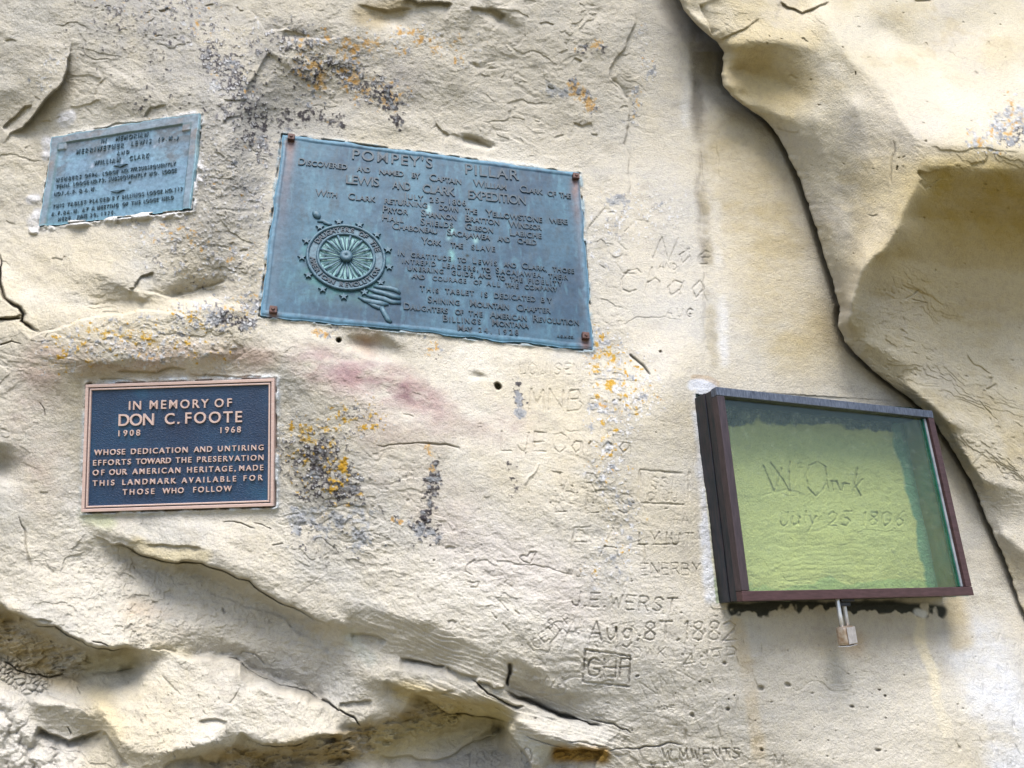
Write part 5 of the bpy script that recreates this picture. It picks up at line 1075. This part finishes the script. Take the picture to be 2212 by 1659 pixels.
cb_('side_panel', .002, .012, .002, H_ - .002, -CASE_D * .5, -.019, M_BRS); cb_('side_panel', .0, .012, .001, H_ - .001, -CASE_D - .015, -CASE_D * .5 - .0015, M_BRS)
M_OLV = m_plain('olive_lining', alb(146, 144, 92), alb(120, 150, 126), 14, .4, .2, .1); cb_('side_panel', W_ - .012, W_ - .002, .002, H_ - .002, -CASE_D - .015, -.019, M_OLV); cb_('side_panel', W_ - .0018, W_ - .0002, .001, H_ - .001, -CASE_D - .02, -.0185, M_BRS, None, .0004)
cb_('top_panel', .0125, W_ - .0125, H_ - .012, H_ - .002, -CASE_D - .015, -.019, M_BRS); cb_('bottom_panel', .0125, W_ - .0125, .002, .012, -CASE_D - .015, -.019, M_BRS)
M_LIL = m_plain('inner_bead', alb(150, 160, 170), alb(190, 196, 206), 40, .4, .2); cb_('glazing_bead', W_ - fw - .0075, W_ - fw - .0005, fw + .001, H_ - fw - .001, -.018, -.004, M_LIL)
M_GRN = m_plain('green_glass_edge', (.005, .07, .055), (.01, .12, .09), 30, .2); cb_('glazing_gasket', W_ - fw - .0105, W_ - fw - .008, fw + .001, H_ - fw - .001, -.018, -.006, M_GRN)
mgl = bpy.data.materials.new('green_tinted_glass'); mgl.use_nodes = True; nt = mgl.node_tree; nt.nodes.remove(nt.nodes['Principled BSDF'])
tr_ = nd(nt, 'ShaderNodeBsdfTransparent'); tr_.inputs[0].default_value = (.90, .945, .80, 1); gls = nd(nt, 'ShaderNodeBsdfGlossy'); gls.inputs['Roughness'].default_value = .03; gls.inputs['Color'].default_value = (.9, 1, .95, 1)
mx = nd(nt, 'ShaderNodeMixShader'); mx.inputs[0].default_value = .035; nt.links.new(tr_.outputs[0], mx.inputs[1]); nt.links.new(gls.outputs[0], mx.inputs[2]); dfg = nd(nt, 'ShaderNodeBsdfDiffuse'); dfg.inputs[0].default_value = (.55, .62, .56, 1); ngl = noise(nt, 55, 8, .7, nd(nt, 'ShaderNodeTexCoord').outputs['Object']); rgl = ramp(nt, ngl.outputs[0], [(.35, grey(.004)), (.6, grey(.022)), (.74, grey(.12))])
mx2 = nd(nt, 'ShaderNodeMixShader'); nt.links.new(rgl.outputs[0], mx2.inputs[0]); nt.links.new(mx.outputs[0], mx2.inputs[1]); nt.links.new(dfg.outputs[0], mx2.inputs[2]); nt.links.new(mx2.outputs[0], nt.nodes['Material Output'].inputs['Surface'])
cb_('glass_pane', fw * .6, W_ - fw * .6, fw * .6, H_ - fw * .6, -.013, -.009, mgl, None, 0)
# hasp under the bottom rail
hu, hv = pcs.uv(1841, 1299)
cb_('hasp', hu - .020, hu + .020, -.006, .0015, -.032, -.012, M_BRS); cb_('hasp', hu - .016, hu + .016, -.016, -.0062, -.026, -.022, M_BRS)

# ================================================================== PADLOCK
lu, lv = pcs.uv(1845, 1372)
rootL = thing('padlock', 'brass padlock with long steel shackle hanging below the glass case', 'padlock', pcs(lu, lv, -.024))
M_BRA = m_plain('worn_brass', alb(164, 136, 108), alb(204, 192, 178), 90, .34, .6, .1, 800, .0003, .5); M_STL = m_plain('polished_steel', alb(214, 218, 228), alb(240, 242, 246), 60, .25, .55, .05)
M_FACE = m_plain('scuffed_steel', alb(186, 182, 184), alb(224, 222, 224), 120, .35, .4, .3, 900)
kk = W_ / 495.0      # metres per photo unit near the case
bw, bh, bt = 18.5 * kk, 14.5 * kk, 9 * kk
ct, st = math.cos(math.radians(24)), math.sin(math.radians(24))
def lockmap(a, b, c):                      # the lock hangs a little turned
    x = a * ct + c * st; z = -a * st + c * ct; b2 = b + 0.05 * a
    return pcs(lu + x, lv + b2 * 1.0, z - .024)
b = bmesh.new(); box(b, -bw, bw, -bh, bh, -bt, bt, .0065); bm_obj('lock_body', b, M_BRA, rootL, rootL, lockmap, False)
b = bmesh.new(); box(b, -bw * .9, bw * .9, -bh * .86, bh * .86, bt + .0001, bt + .0014, .0006); bm_obj('face_plate', b, M_FACE, rootL, rootL, lockmap)
b = bmesh.new(); box(b, -bw * .99, bw * .99, -bh - .0022, -bh - .0002, -bt * .95, bt * .95, .0008); bm_obj('lock_cap', b, M_STL, rootL, rootL, lockmap)
sr = 12.0 * kk; top = bh + 52 * kk; path = [(-sr, bh - .004, 0), (-sr, bh + 15 * kk, 0)] + [(-sr * math.cos(i * math.pi / 10), top - sr + sr * math.sin(i * math.pi / 10), 0) for i in range(11)] + [(sr, bh + 15 * kk, 0), (sr, bh - .004, 0)]
b = bmesh.new(); tube(b, path, 3.6 * kk, 14); bm_obj('shackle', b, M_STL, rootL, rootL, lockmap, True)

for nme, c in (('case back TL', pcs(0, H_, -CASE_D)), ('BL', pcs(0, 0, -CASE_D)), ('TLf', pcs(0, H_, 0))):
    print(nme, [round(float(v), 1) for v in project(c)])
print('sizes', [(round(p.W, 3), round(p.H, 3)) for p in (pp, pm, pf, pcs)])
